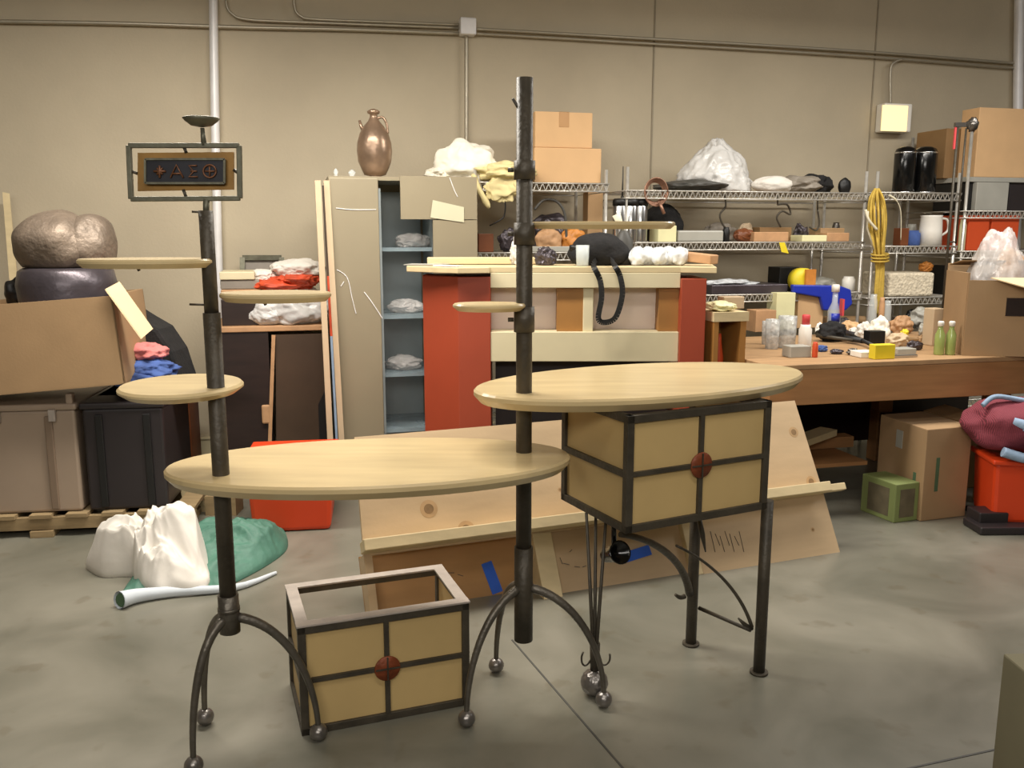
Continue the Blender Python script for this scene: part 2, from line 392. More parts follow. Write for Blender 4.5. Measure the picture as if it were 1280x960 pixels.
# right post (thicker, longer)
post2 = M().cyl(PR + V3((0, 0, .46)), PR + V3((0, 0, 1.805)), .0225, n=20).build('post', 'iron', tt)
M().cyl(PR + V3((0, 0, .205)), PR + V3((0, 0, .495)), .0275, n=24).build('sleeve', 'iron', post2)
for z, hh in ((1.395, .06), (1.565, .05), (1.16, .07)):
    M().cyl(PR + V3((0, 0, z - hh / 2)), PR + V3((0, 0, z + hh / 2)), .029, n=24).cyl(PR + V3((-.03, -.01, z)), PR + V3((-.045, -.012, z)), .006, n=8).build('collar', 'iron', post2)
M().tube([PR + V3((-.01, -.005, 1.715)), PR + V3((-.032, -.012, 1.75))], .004, 6).build('pin', 'iron', post2)
M().tube([PL + V3((-.008, -.005, 1.22)), PL + V3((-.05, -.012, 1.222))], .003, 6).build('pin', 'iron', post)
M().tube([PL + V3((-.006, -.005, 1.448)), PL + V3((-.03, -.012, 1.449))], .003, 6).build('pin', 'iron', post)
for q in ((-.13, 2.325), (-.051, 2.64), (.274, 2.43)): ball_leg(PR + V3((0, 0, .37)), q, tt)
# oval tops
o = M().oval((-.383, 2.36), .552, .264, .742, .780, math.radians(8)).build('oval_top', 'maple', tt)
o['label'] = 'lower long oval maple top joining both posts'
o = M().oval((.418, 2.69), .568, .29, .915, .953, math.radians(24.8)).build('oval_top', 'maple', tt)
o['label'] = 'higher oval maple top reaching out over the cabinet'
o = M().oval((-.862, 2.262), .155, .172, .985, 1.01, math.radians(8)).build('round_shelf', 'maple', tt)
o['label'] = 'low round shelf through the left post'
def small_shelf(px0, px1, z0, z1, y, b, ang, lab, par):
    x0 = at(px0, 300, y).x; x1 = at(px1, 300, y).x
    o = M().oval(((x0 + x1) / 2, y), (x1 - x0) / 2, b, z0, z1, ang, bev=.004).build('round_shelf', 'maple', tt); o['label'] = lab
small_shelf(98, 266, 1.313, 1.335, 2.21, .12, 0, 'thin shelf reaching left from the left post', post)
small_shelf(272, 411, 1.228, 1.25, 2.23, .10, 0, 'thin shelf reaching right from the left post', post)
small_shelf(565, 657, 1.186, 1.206, 2.43, .075, 0, 'small shelf reaching left from the right post', post2)
small_shelf(664, 843, 1.408, 1.428, 2.47, .12, 0, 'thin shelf reaching right from the right post', post2)
M().tube([V3((-.93, 2.2, 1.315)), V3((-.925, 2.2, 1.305))], .004, 6).tube([V3((-.62, 2.2, 1.23)), V3((-.615, 2.2, 1.22))], .004, 6).build('pin', 'iron', tt)
# sign frame on top of left post
Y0 = 2.21
def S(px, py, y=Y0): return at(px, py, y)
M().cyl(PL + V3((0, 0, 1.44)), S(258, 249), .008, n=10).build('sign_rod', 'verdigris', tt)
sf = M()
c4 = [S(161, 182), S(299, 182), S(300, 248), S(164, 249)]
for i in range(4): sf.beam(c4[i], c4[(i + 1) % 4], .012, .012, up=(0, 1, 0))
sfo = sf.build('sign_frame', 'verdigris', tt, bevel=.002)
c5 = [S(172, 191), S(292, 190), S(292, 237), S(172, 239)]
M().prism(c5, (0, .006, 0)).build('brass_panel', 'brass_panel', sfo)
c6 = [S(182, 199, 2.2), S(281, 199, 2.2), S(281, 229, 2.2), S(182, 229, 2.2)]
M().prism(c6, (0, .009, 0)).build('plaque', 'plaque_dark', sfo)
pl = M()
for i in range(4): pl.beam(c6[i] + V3((0, -.002, 0)), c6[(i + 1) % 4] + V3((0, -.002, 0)), .005, .005, up=(0, 1, 0))
pl.build('plaque_rim', 'verdigris', sfo)
g = M(); yy = 2.197
def gs(pts, r=.0022): g.tube([S(x, y, yy) for x, y in pts], r, 6)
gs([(192, 214), (207, 214)], .003); gs([(199.5, 207), (199.5, 222)], .003); gs([(196, 210), (203, 218)]); gs([(203, 210), (196, 218)])
gs([(213, 222), (220.5, 206), (229, 222)]); gs([(215, 217), (226, 217)])
gs([(246, 207), (236, 207), (242, 214), (236, 221), (247, 221)]); gs([(238, 214), (246, 214)], .002)
gs([(262 + 8 * math.cos(k * math.pi / 8), 214 + 8 * math.sin(k * math.pi / 8)) for k in range(17)])
gs([(256, 214), (268, 214)], .002); gs([(262, 208), (262, 220)], .002)
g.build('glyphs', 'plaque_glyph', sfo)
tie = M()
for a, b_ in (((230, 184), (233, 191)), ((229, 237), (233, 247)), ((164, 214), (172, 217)), ((292, 212), (300, 218))): tie.tube([S(*a), S(*b_)], .004, 6)
tie.build('tie_wire', 'iron', sfo)
M().cyl(S(255, 182), S(253, 160), .007, .005, n=10).build('dish_stem', 'verdigris', tt)
zc = S(252, 159).z
M().lathe([(.004, zc), (.025, zc + .004), (.038, zc + .014), (.044, zc + .021), (.040, zc + .023), (.028, zc + .016), (.0, zc + .015)], (S(252, 159).x, Y0, 0), 30).build('dish', 'verdigris', tt)

# ================================================================== cross-framed cabinets
def cross_box(FL, ang, w, d, h, par, names=True, open_top=True, backpanel=False):
    """FL = front-left-bottom corner; builds frame, panels and medallion"""
    ux = V3((math.cos(ang), math.sin(ang), 0)); uy = V3((-math.sin(ang), math.cos(ang), 0)); uz = V3((0, 0, 1))
    P = lambda a, b, c: FL + ux * a + uy * b + uz * c
    e = .011; th = .022
    fr = M()
    for z in (e, h - e):
        for a, b in ((P(0, e, z), P(w, e, z)), (P(0, d - e, z), P(w, d - e, z)), (P(e, 0, z), P(e, d, z)), (P(w - e, 0, z), P(w - e, d, z))): fr.beam(a, b, th, th)
    for a, b in ((e, e), (w - e, e), (e, d - e), (w - e, d - e)): fr.box(P(a, b, h / 2), (th, th, h - .002), ang)
    f = fr.build('frame', 'iron', par, bevel=.0015)
    if open_top:
        tp = M(); z = h + .0025
        for a, b in ((P(-.003, .015, z), P(w + .003, .015, z)), (P(-.003, d - .015, z), P(w + .003, d - .015, z)), (P(.015, .03, z), P(.015, d - .03, z)), (P(w - .015, .03, z), P(w - .015, d - .03, z))): tp.beam(a, b, .034, .006)
        o = tp.build('top_rim', 'steel_frame', par, bevel=.001); o['label'] = 'brighter bare steel top rim'
    cr = M(); cr.box(P(w / 2, .006, h / 2), (.014, .012, h - .04), ang); cr.box(P(w / 2, .006, h / 2), (w - .04, .012, .013), ang)
    o = cr.build('cross_bars', 'iron', par)
    sb = M(); sb.box(P(.008, d / 2, h / 2), (.016, d - .04, .018), ang); sb.build('side_bar', 'iron', par)
    for sx in (0, 1):
        for sz in (0, 1):
            x0 = .022 + sx * (w / 2 - .015); z0 = .022 + sz * (h / 2 - .016)
            M().box(P(x0 + (w / 2 - .029) / 2, .013, z0 + (h / 2 - .028) / 2), (w / 2 - .029, .006, h / 2 - .028), ang).build('panel', 'ivory_panel', par)
    for sx in (.012, w - .012):
        M().box(P(sx, d / 2, h / 2), (.005, d - .044, h - .044), ang).build('side_panel', 'ivory_panel', par)
    M().box(P(w / 2, d / 2, .012), (w - .044, d - .044, .006), ang).build('bottom_panel', 'ivory_panel', par)
    rx = Matrix.Rotation(ang, 3, 'Z') @ Matrix.Rotation(math.pi / 2, 3, 'X')
    md = M().lathe([(.0, -.004), (.036, -.004), (.038, 0), (.036, .003), (.0, .0035)], P(w / 2, .0, h / 2), 28, mx=rx).build('medallion', 'copper_disc', par)
    M().box(P(w / 2, -.005, h / 2), (.004, .004, .07), ang).box(P(w / 2, -.005, h / 2), (.07, .004, .004), ang).build('medallion_cross', 'iron', md)
    return P
fb = thing('storage_box', (-.42, 2.48, 0), 'open topped iron and ivory panelled box with a copper disc, sitting on the floor', 'box')
cross_box(V3((-.591, 2.272, .0)), math.radians(20), .495, .31, .325, fb)
cb = thing('cabinet_stand', (.5, 2.6, 0), 'iron and ivory panelled cabinet on legs under the higher oval top', 'cabinet')
P = cross_box(V3((.312, 2.31, .582)), math.radians(26.5), .505, .36, .331, cb, open_top=False)
def pt_leg(x, y):
    return V3((x, y, 0))
LA = V3((.795, 2.635, 0)); LB = V3((.616, 2.835, 0))
for q in (LA, LB):
    o = M().cyl(q, q + V3((0, 0, .578)), .0185, n=18).build('leg', 'iron', cb)
    M().cyl(q, q + V3((0, 0, .008)), .029, n=18).build('foot_plate', 'iron', o)
BL = V3((.252, 2.50, 0))
M().blob(BL + V3((0, 0, .042)), (.042,) * 3, amp=.02, freq=4).build('ball_foot', 'steel_ball', cb)
rods = M(); jn = BL + V3((0, -.0, .17))
for dx, dy in ((-.032, .0), (-.002, .022), (.026, -.01)):
    rods.tube([jn + V3((dx * .18, dy * .18, -.09)), jn + V3((dx * .2, dy * .2, 0)), V3((BL.x + dx, BL.y + dy, .581))], [.006, .006, .0045], 8)
rods.cyl(BL + V3((0, 0, .07)), jn, .013, .016, n=12)
rods.tube(arc3(jn + V3((.01, 0, -.05)), jn + V3((.02, 0, -.09)), jn + V3((.055, 0, -.07)), jn + V3((.045, 0, -.035))), .003, 6)
rods.tube(arc3(jn + V3((-.01, 0, -.05)), jn + V3((-.03, 0, -.1)), jn + V3((-.05, 0, -.06)), jn + V3((-.035, 0, -.03))), .003, 6)
rods.build('rod_support', 'iron', cb)
def Q(px, py, y): return at(px, py, y)
sc = M()
sc.tube(arc3(Q(775, 668, 2.45), Q(820, 672, 2.5), Q(856, 700, 2.75), Q(862, 742, 2.82)), [.009 + .005 * i / 16 for i in range(17)], 8)
sc.tube(arc3(Q(856, 745, 2.8), Q(850, 749, 2.79), Q(846, 745, 2.78), Q(844, 743, 2.78)), [.009 - .004 * i / 16 for i in range(17)], 8)
sc.tube(arc3(Q(845, 682, 2.6), Q(885, 700, 2.65), Q(925, 735, 2.63), Q(940, 784, 2.63)), [.004 + .002 * i / 16 for i in range(17)], 8)
sc.tube([Q(874, 760, 2.82), Q(938, 788, 2.64)], [.007, .006], 8)
sc.tube([Q(940, 786, 2.64), Q(930, 780, 2.62), Q(923, 773, 2.61)], [.006, .007, .003], 8)
sc.tube([Q(874, 648, 2.7), Q(878, 668, 2.7), Q(882, 690, 2.7)], [.008, .009, .002], 8)
sc.build('scroll_brace', 'iron', cb)
lm = Matrix.Rotation(math.radians(25), 3, 'Z') @ Matrix.Rotation(math.radians(65), 3, 'X')
sp = M().lathe([(.012, -.06), (.022, -.05), (.026, -.0), (.034, .03), (.036, .036), (.03, .034), (.018, .01), (.0, .008)], Q(768, 692, 2.52), 20, mx=lm)
sp.cyl(Q(768, 690, 2.52), V3((Q(766, 690, 2.52).x, 2.53, .59)), .008, n=8).build('spot_lamp', 'black_gloss', cb)

# ================================================================== leaning plywood crate
A0 = V3((-.5, 2.965, 0)); A1 = V3((1.456, 3.722, 0)); ud = (A1 - A0).normalized(); nb = V3((-ud.y, ud.x, 0))
Lw = (A1 - A0).length; lean = .34; HZ = .625
def CP(u, v, o=0):   # u along, v up the slope 0..1, o outwards to the viewer
    nrm = (-nb * HZ + V3((0, 0, lean))).normalized()
    return A0 + ud * u + (nb * lean + V3((0, 0, HZ))) * v + nrm * o
ct = thing('plywood_crate', A0.lerp(A1, .5), 'long pale plywood panel frame with knots and a batten, leaning back behind the tables', 'plywood panel')
m0 = M().hexa([CP(.0, .36, 0), CP(Lw, .0, 0) if False else CP(Lw, .36, 0), CP(Lw, .36, -.02), CP(.0, .36, -.02)], [CP(.02, 1, 0), CP(Lw - .015, 1, 0), CP(Lw - .015, 1, -.02), CP(.02, 1, -.02)])
us = .96 * 1.0
uM = 1.39 # u where the right plain part begins
m0.hexa([CP(uM, 0, 0), CP(Lw, 0, 0), CP(Lw, .0, -.02), CP(uM, .0, -.02)], [CP(uM, .36, 0), CP(Lw, .36, 0), CP(Lw, .36, -.02), CP(uM, .36, -.02)])
m0.build('front_panel', 'plywood', ct)
bt = M(); bt.hexa([CP(-.01, .37, 0), CP(Lw - .02, .37, 0), CP(Lw - .02, .37, .09), CP(-.01, .37, .09)], [CP(-.01, .43, 0), CP(Lw - .02, .43, 0), CP(Lw - .02, .43, .09), CP(-.01, .43, .09)])
bt.hexa([CP(Lw - .04, .375, .0), CP(Lw + .1, .375, .0), CP(Lw + .1, .375, .04), CP(Lw - .04, .375, .04)], [CP(Lw - .04, .42, 0), CP(Lw + .1, .42, 0), CP(Lw + .1, .42, .04), CP(Lw - .04, .42, .04)])
bt.build('batten', 'pine', ct, bevel=.003)
for (u0, u1, rec) in ((.0, .67, -.10), (.75, uM, -.03)):
    M().hexa([CP(u0, 0, rec), CP(u1, 0, rec), CP(u1, 0, rec - .015), CP(u0, 0, rec - .015)], [CP(u0, .38, rec), CP(u1, .38, rec), CP(u1, .38, rec - .015), CP(u0, .38, rec - .015)]).build('lower_panel', 'plywood_shaded' if u0 == 0 else 'plywood', ct)
for u0, u1 in ((.67, .75), (uM - .05, uM)):
    M().hexa([CP(u0, 0, .0), CP(u1, 0, .0), CP(u1, 0, -.09), CP(u0, 0, -.09)], [CP(u0, .37, .0), CP(u1, .37, .0), CP(u1, .37, -.09), CP(u0, .37, -.09)]).build('stud', 'pine', ct, bevel=.003)
M().hexa([CP(.0, .0, -.02), CP(.03, .0, -.02), CP(.03, 0, -.1), CP(0, 0, -.1)], [CP(.0, .37, .0), CP(.03, .37, .0), CP(.03, .37, -.1), CP(0, .37, -.1)]).build('stud', 'plywood', ct)
M().beam(CP(.3, .95, -.02), A0 + ud * .3 + nb * .62 + V3((0, 0, .012)), .05, .02).beam(CP(1.6, .95, -.02), A0 + ud * 1.6 + nb * .62 + V3((0, 0, .012)), .05, .02).build('back_prop', 'pine', ct)
def on_crate(px, py, o=.0):
    q0 = CP(0, 0, o); nrm = (CP(0, 0, 1) - CP(0, 0, 0)); d = ray(px, py); cpt = V3((0, 0, CH)); return cpt + d * ((q0 - cpt).dot(nrm) / d.dot(nrm))
nv = (CP(0, 0, 1) - CP(0, 0, 0)); vv = (CP(0, 1) - CP(0, 0)).normalized()
Rk = Matrix((ud, vv, nv)).transposed()
for px, py, r in ((536, 636, .024), (583, 662, .024), (992, 540, .017), (1014, 602, .018), (1016, 662, .007), (700, 612, .006)):
    k_ = M().disc(on_crate(px, py, .0), r * 1.45, .0006, Rk).build('knot_ring', 'knot_ring', ct)
    M().disc(on_crate(px, py, .0), r * .8, .0012, Rk).build('knot', 'knot', k_)
def tape(px, py, w, h, rot, o, name='blue_tape'):
    c = on_crate(px, py, o); R = Rk @ Matrix.Rotation(rot, 3, 'Z'); return M().box(c, (w, h, .0012), mx=R).build(name, 'blue_tape', ct)
tape(615, 722, .045, .125, math.radians(12), -.098)
tape(797, 692, .125, .042, math.radians(8), -.028)
sq = M()
for px, py, dx, dy in ((700, 697, 3, 8), (704, 704, 8, 2), (718, 708, 7, 1), (728, 709, 5, -2), (712, 690, 3, -3), (560, 716, 8, 0), (572, 718, 7, 2)):
    o_ = -.028 if px > 640 else -.098
    sq.tube([on_crate(px, py, o_ + .001), on_crate(px + dx, py + dy, o_ + .001)], .0012, 4)
for k in range(7): sq.tube([on_crate(888 + k * 6, 664 + (k % 3) * 3, .001), on_crate(894 + k * 6, 690 - (k % 2) * 8, .001)], .0012, 4)
sq.build('pencil_marks', 'dark_grey', ct)['kind'] = 'stuff'

# ================================================================== LEFT SIDE
RA = math.radians(8); lu = V3((math.cos(RA), math.sin(RA), 0)); lv = V3((-math.sin(RA), math.cos(RA), 0))
PB = on(0, 674, 0)
def LP(u, v, z): return PB + lu * u + lv * v + V3((0, 0, z))
def lu_of(px, z=.4): 
    d = ray(px, 560); t_ = (PB - V3((0, 0, CH))).dot(lv) / d.dot(lv); return ((V3((0, 0, CH)) + d * t_) - PB).dot(lu)
# pallet
pt = thing('wooden_pallet', LP(.1, .4, 0), 'worn wooden pallet under the tan and black cases', 'pallet')
u0, u1 = -.5, lu_of(238)
for v in (.03, .42, .8): M().box(LP((u0 + u1) / 2, v, .062), (u1 - u0, .04, .058), RA).build('stringer', 'pallet_wood', pt)
for k in range(9):
    u = u0 + .05 + k * (u1 - u0 - .1) / 8; M().box(LP(u, .41, .1), (.095, .84, .018), RA).build('deck_board', 'pallet_wood', pt)
for k in range(3):
    u = u0 + .08 + k * (u1 - u0 - .16) / 2; M().box(LP(u, .41, .016), (.1, .84, .03), RA).build('bottom_board', 'pallet_wood', pt)
CZ = .111
def case(px0, px1, ztop, m, m2, label, vd=.55, v0=.02, latch=True):
    a, b = lu_of(px0), lu_of(px1); w = b - a; h = ztop - CZ
    t = thing('transit_case', LP((a + b) / 2, v0 + vd / 2, CZ), label, 'case', 'ribbed plastic transit cases on the pallet')
    M().box(LP((a + b) / 2, v0 + vd / 2, CZ + h * .47), (w - .02, vd - .02, h * .94), RA).build('body', m, t, bevel=.012)
    l = M().box(LP((a + b) / 2, v0 + vd / 2, CZ + h * .97), (w, vd, h * .06), RA).build('lid', m, t, bevel=.01)
    M().box(LP(b - .03, v0 + .03, CZ + h + .02), (.03, .05, .05), RA).build('corner_lug', m, l, bevel=.008)
    n = 3 if w > .4 else 2
    for k in (.22, .78):
        M().box(LP(a + w * k, v0 + .004, CZ + h * .46), (.034, .014, h * .86), RA).build('rib', m2, t, bevel=.004)
    if latch:
        for k in (.4, .82): M().box(LP(a + w * k, v0 - .008, CZ + h * .9), (.03, .02, .055), RA).build('latch', 'steel_frame', t, bevel=.003)
    return t
case(-70, 97, .625, 'tan_plastic', 'tan_dark', 'tan ribbed plastic transit case at the left edge of the pallet')
case(100, 207, .625, 'black_plastic', 'black', 'black ribbed plastic transit case beside the tan one', latch=False)
# brown case behind
a, b = lu_of(206), lu_of(240)
t = thing('footlocker', V3((-2.06, 5.0, 0)), 'brown trunk with an orange-brown side standing behind the black case', 'trunk')
c0 = on(218, 605, 0); 
M().box(V3((-2.06, 5.0, .27)), (.42, .28, .54), RA).build('body', 'brown_case', t, bevel=.02)
M().box(V3((-1.93, 4.87, .12)), (.1, .02, .06), RA).build('handle', 'orange', t, bevel=.005)
# tilted open cardboard box on the cases
ZB = .665
bw, bd, bh = .74, .50, .40
R = Matrix.Rotation(RA, 3, 'Z') @ Matrix.Rotation(math.radians(-4), 3, 'Y')
br = Q(157, 480, 3.93)
cc = br - R @ V3((bw / 2, -bd / 2, -bh / 2))
t = thing('cardboard_box', cc - V3((0, 0, bh / 2)), 'large tilted open cardboard box resting on the two cases, flap hanging', 'box')
bx = M()
for c_, s_ in (((0, -bd / 2 + .004, 0), (bw, .008, bh)), ((0, bd / 2 - .004, 0), (bw, .008, bh)), ((-bw / 2 + .004, 0, 0), (.008, bd, bh)), ((bw / 2 - .004, 0, 0), (.008, bd, bh)), ((0, 0, -bh / 2 + .004), (bw, bd, .008))):
    bx.box(cc + R @ V3(c_), s_, mx=R)
bx.build('box_body', 'cardboard', t)
fl = [Q(131, 362, 3.9), Q(148, 353, 3.98), Q(190, 412, 3.98), Q(176, 424, 3.9)]
M().prism(fl, (.004, .003, .004)).build('box_flap', 'cardboard_flap', t)
# dark pot in the box, hammered bowl over it
pc = V3((at(84, 350, 4.17).x, 4.17, 0)); zt = at(84, 336, 4.0).z
o = M().lathe([(.10, ZB + .1), (.17, ZB + .14), (.205, zt - .22), (.218, zt - .08), (.205, zt - .015), (.18, zt), (.0, zt)], pc, 40).build('metal_pot', 'gunmetal')
tag(o, 'dark gunmetal pot standing in the tilted cardboard box', 'pot')
bm_ = M(); bm_.blob(V3((pc.x - .035, pc.y, zt + .10)), (.19, .19, .155), 2, .07, 1.6, flat=zt + .002, sub=5)
bm_.blob(V3((pc.x + .105, pc.y + .03, zt + .10)), (.115, .15, .150), 5, .07, 1.6, flat=zt + .002, sub=4)
o = bm_.build('hammered_bowl', 'bronze_pale'); tag(o, 'lumpy hammered brown metal bowl upturned on the dark pot', 'bowl')
# black round thing left of the pot
o = M().blob(V3((at(14, 358, 4.15).x, 4.2, ZB + .45)), (.06, .06, .07), 1, .1).cyl(V3((at(14, 358, 4.15).x, 4.2, ZB + .0)), V3((at(14, 358, 4.15).x, 4.2, ZB + .42)), .03).build('rubber_mallet', 'black')
tag(o, 'black rounded tool head poking from the cardboard box at the left edge', 'tool')
# leaning pale board at far left
bp_ = M().hexa([W(wu(2, 300, .3), .30, 0), W(wu(15, 300, .3), .3, 0), W(wu(15, 300, .3), .26, 0), W(wu(2, 300, .3), .26, 0)],
               [wp(3, 240, .14), wp(12, 242, .14), wp(12, 242, .1), wp(3, 240, .1)]).build('leaning_board', 'pine')
tag(bp_, 'narrow pale board leaning on the wall at the left edge', 'board')
# black bag behind the box, on the black case
bgp = [Q(136, 375, 4.35), Q(176, 400, 4.35), Q(197, 412, 4.35), Q(216, 440, 4.35), Q(232, 488, 4.35), Q(140, 488, 4.35)]
bgb = M().prism(bgp, (.0, .22, 0)); zmin = CZ + .52
o = bgb.build('duffel_bag', 'black_cloth', bevel=.02); tag(o, 'black fabric bag slumped behind the tilted cardboard box', 'bag')
tag(M().blob(Q(186, 440, 4.2), (.10, .08, .045), 3, .2, 2, .25, rz=-.5).build('folded_garment', 'pink_cloth'), 'pink cloth lying on top of the black case', 'cloth')
cl = M().blob(Q(190, 461, 4.16), (.13, .09, .05), 4, .2, 2, .3, rz=-.3).blob(Q(178, 476, 4.1), (.12, .1, .04), 8, .2, 2, .3)
tag(cl.build('folded_garment', 'denim'), 'blue crumpled cloth under the pink one on the black case', 'cloth')
tag(M().box(V3((-1.72, 4.35, .615)), (.6, .3, .02), RA).build('lid_board', 'dark_wood'), 'dark board under the crumpled clothes behind the black case', 'board')
tag(M().lathe([(.0, 0), (.03, .01), (.036, .04), (.02, .06), (.0, .065)], wp(224, 452, .012), 18, mx=Matrix.Rotation(WA, 3, 'Z') @ Matrix.Rotation(math.pi / 2, 3, 'X')).build('plastic_dome', 'white_plastic'), 'small white rounded knob fixed on the wall behind the black bag', 'knob')

# cloth heaps on the floor
def heap(outline, peaks, seed, fold=.02, freq=7, z0=.004, rings=56, n=220, base=.015):
    k = len(outline); cen = sum((V3((p.x, p.y, 0)) for p in outline), V3()) / k
    edge = catmull([V3((p.x, p.y, 0)) for p in outline] + [V3((outline[0].x, outline[0].y, 0))], max(2, n // k))[:-1]; n = len(edge)
    Vs = []; Fs = []
    def zf(p, t):
        z = base
        for (q, h, r) in peaks: z = max(z, h * math.exp(-((p.x - q.x) ** 2 + (p.y - q.y) ** 2) / (r * r))) if False else z + h * math.exp(-((p.x - q.x) ** 2 + (p.y - q.y) ** 2) / (r * r))
        pn = V3((p.x * freq + seed * 5, p.y * freq, seed)); pn = pn + noise.noise_vector(pn * .6) * .9
        f_ = fold * (1 - 3.2 * abs(noise.noise(pn))) + fold * .55 * (1 - 3 * abs(noise.noise(pn * 2.1))) + fold * .2 * (1 - 3 * abs(noise.noise(pn * 4.7)))
        return max(0.0, (z + f_)) * min(1, (1 - t) * 5) ** .6
    for i in range(rings):
        t = i / (rings - 1)
        for j in range(n):
            p = cen.lerp(edge[j], t); wob = 1; Vs.append(V3((p.x, p.y, z0 + zf(p, t))))
    for i in range(rings - 1):
        for j in range(n): Fs.append((i * n + j, (i + 1) * n + j, (i + 1) * n + (j + 1) % n, i * n + (j + 1) % n))
    o = len(Vs); Vs += [V3((e.x, e.y, 0.001)) for e in edge]
    Fs += [((rings - 1) * n + j, o + j, o + (j + 1) % n, (rings - 1) * n + (j + 1) % n) for j in range(n)]
    Fs.append(tuple(o + j for j in range(n)))
    return M().add(Vs, Fs, True)
gq = [on(x, y) for x, y in ((150, 745), (255, 742), (300, 726), (345, 700), (360, 682), (352, 660), (330, 652), (285, 655), (230, 665), (190, 690))]
o = heap(gq, [(on(285, 695), .07, .2), (on(325, 690), .05, .14), (on(270, 685), .05, .18)], 3, .018, 6.5, base=.02).build('drop_cloth', 'green_cloth'); tag(o, 'green crumpled tarp bundled on the floor beside the white cloth', 'cloth')
wq = [on(x, y) for x, y in ((108, 712), (128, 722), (165, 722), (170, 733), (200, 746), (257, 741), (262, 715), (255, 695), (235, 680), (195, 682), (150, 695))]
o = heap(wq, [(on(226, 714), .17, .13), (on(168, 710), .08, .13), (on(200, 724), .05, .16), (on(140, 713), .05, .09)], 9, .04, 6.5, z0=.03, base=.03).build('drop_cloth', 'white_cloth'); tag(o, 'crumpled white cloth heaped on the floor over the green tarp', 'cloth')
rc = [on(x, y) + V3((0, 0, .034)) for x, y in ((150, 761), (172, 753), (215, 746), (295, 738), (345, 718))]
cr_ = catmull(rc, 5); k_ = len(cr_)
t = thing('cloth_roll', rc[2] - V3((0, 0, .034)), 'rolled pale blue-white cloth edge lying in front of the heap', 'cloth')
rr_ = [.034 - .027 * i / (k_ - 1) for i in range(k_)]
M().tube([p - V3((0, 0, .034 - q)) for p, q in zip(cr_, rr_)], rr_, 18, cap=False).tube([p - V3((0, 0, .034 - q)) for p, q in zip(cr_[:5], rr_[:5])], [q * .9 for q in rr_[:5]], 18, cap=False).build('roll', 'blue_white_cloth', t)
M().tube([cr_[1] + V3((.004, 0, -.003)), cr_[2] + V3((0, 0, -.004)), cr_[3] + V3((0, 0, -.005))], [.029, .026, .02], 14).build('hollow_shade', 'green_ink', t)  # dark plug, its colour stands for the shade inside the roll

# orange bin behind cloth
def bin_(pc, w, d, h, rz, m, name, label, cat, flare=.9):
    R = Matrix.Rotation(rz, 3, 'Z'); pc = V3(pc); t = thing(name, pc, label, cat)
    k = flare; b4 = [pc + R @ V3((sx * w / 2 * k, sy * d / 2 * k, 0)) for sx, sy in ((-1, -1), (1, -1), (1, 1), (-1, 1))]
    t4 = [pc + R @ V3((sx * w / 2, sy * d / 2, h)) for sx, sy in ((-1, -1), (1, -1), (1, 1), (-1, 1))]
    M().hexa(b4, t4).build('bin_body', m, t, bevel=.02)
    M().box(pc + V3((0, 0, h)), (w + .03, d + .03, .025), rz).build('rim', m, t, bevel=.008)
    return t
bin_((at(368, 650, 4.15).x, 4.17, 0), .40, .40, .34, .15, 'red_plastic', 'storage_bin', 'orange-red plastic bin behind the green tarp, under the lower oval top', 'bin')
# scrap wood between case and bin
t = thing('wood_offcut', on(255, 642), 'pale wooden offcut block leaning beside the black case', 'wood')
sc_ = [on(258, 636, 0), on(312, 652, 0)]
M().hexa([on(232, 640), on(262, 640), on(262, 632), on(236, 632)], [v + V3((-.02, 0, .12)) for v in (on(232, 640), on(250, 640), on(250, 632), on(236, 632))]).build('block', 'pine', t)
tag(M().beam(on(262, 640) + V3((0, 0, .05)), on(300, 640) + V3((0, 0, .05)), .12, .1).build('wood_offcut', 'pallet_wood'), 'brown wood block on the floor left of the orange-red bin', 'wood')

# dark cabinet against wall on left
DZ = .985
oc = .62
ua, ub = wu(272, 480, oc), wu(408, 480, oc); um = wu(338, 480, oc)
DZ = wp(338, 412, oc).z
t = thing('dark_cabinet', W((ua + ub) / 2, .4, 0), 'dark brown low cabinet with a wooden top against the wall', 'cabinet')
M().box(W((ua + um) / 2, oc / 2 + .03, DZ / 2), (um - ua, oc - .06, DZ - .02), WA).build('body', 'dark_wood', t)
sd = [W(um + .01, oc + .0, 0.0), W(ub, oc + .0, 0.0), W(ub, oc + .0, DZ - .03), W(um + .04, oc, DZ - .03)]
M().prism(sd, -N * .05).build('side_panel', 'dark_wood_side', t)
M().beam(W(um - .035, oc + .012, .0), W(um + .03, oc + .012, DZ - .03), .02, .02, up=tuple(N)).build('edge_strip', 'orange_wood', t)
M().box(W(um - .03, oc + .014, DZ - .48), (.05, .02, .11), WA).build('handle', 'orange_wood', t, bevel=.015)
M().prism([W(um + .26, oc + .01, .1), W(um + .34, oc + .01, .1), W(um + .34, oc + .01, .42), W(um + .30, oc + .01, .5), W(um + .26, oc + .01, .42)], -N * .008).build('slot', 'black', t)
M().box(W((ua + ub) / 2, oc / 2 + .01, DZ + .005), (ub - ua + .02, oc, .03), WA).build('cabinet_top', 'orange_wood', t, bevel=.004)
zz = DZ + .02
def wbox(name, m, px0, px1, pyt, z0, off, depth, label, cat, group=None, bevel=.004, pyb=None, m2=None, rz=0):
    a, b = wu(px0, pyt, off), wu(px1, pyt, off); zt = wp((px0 + px1) / 2, pyt, off).z
    if pyb is not None: z0 = wp((px0 + px1) / 2, pyb, off).z
    o = M().box(W((a + b) / 2, off - depth / 2, (z0 + zt) / 2), (b - a, depth, zt - z0), WA + rz).build(name, m, bevel=bevel)
    return tag(o, label, cat, group)
wbox('storage_box', 'dark_wood', 276, 322, 374, zz, .56, .34, 'dark box on the low cabinet beneath the grey one', 'box')
zb = wp(299, 374, .56).z
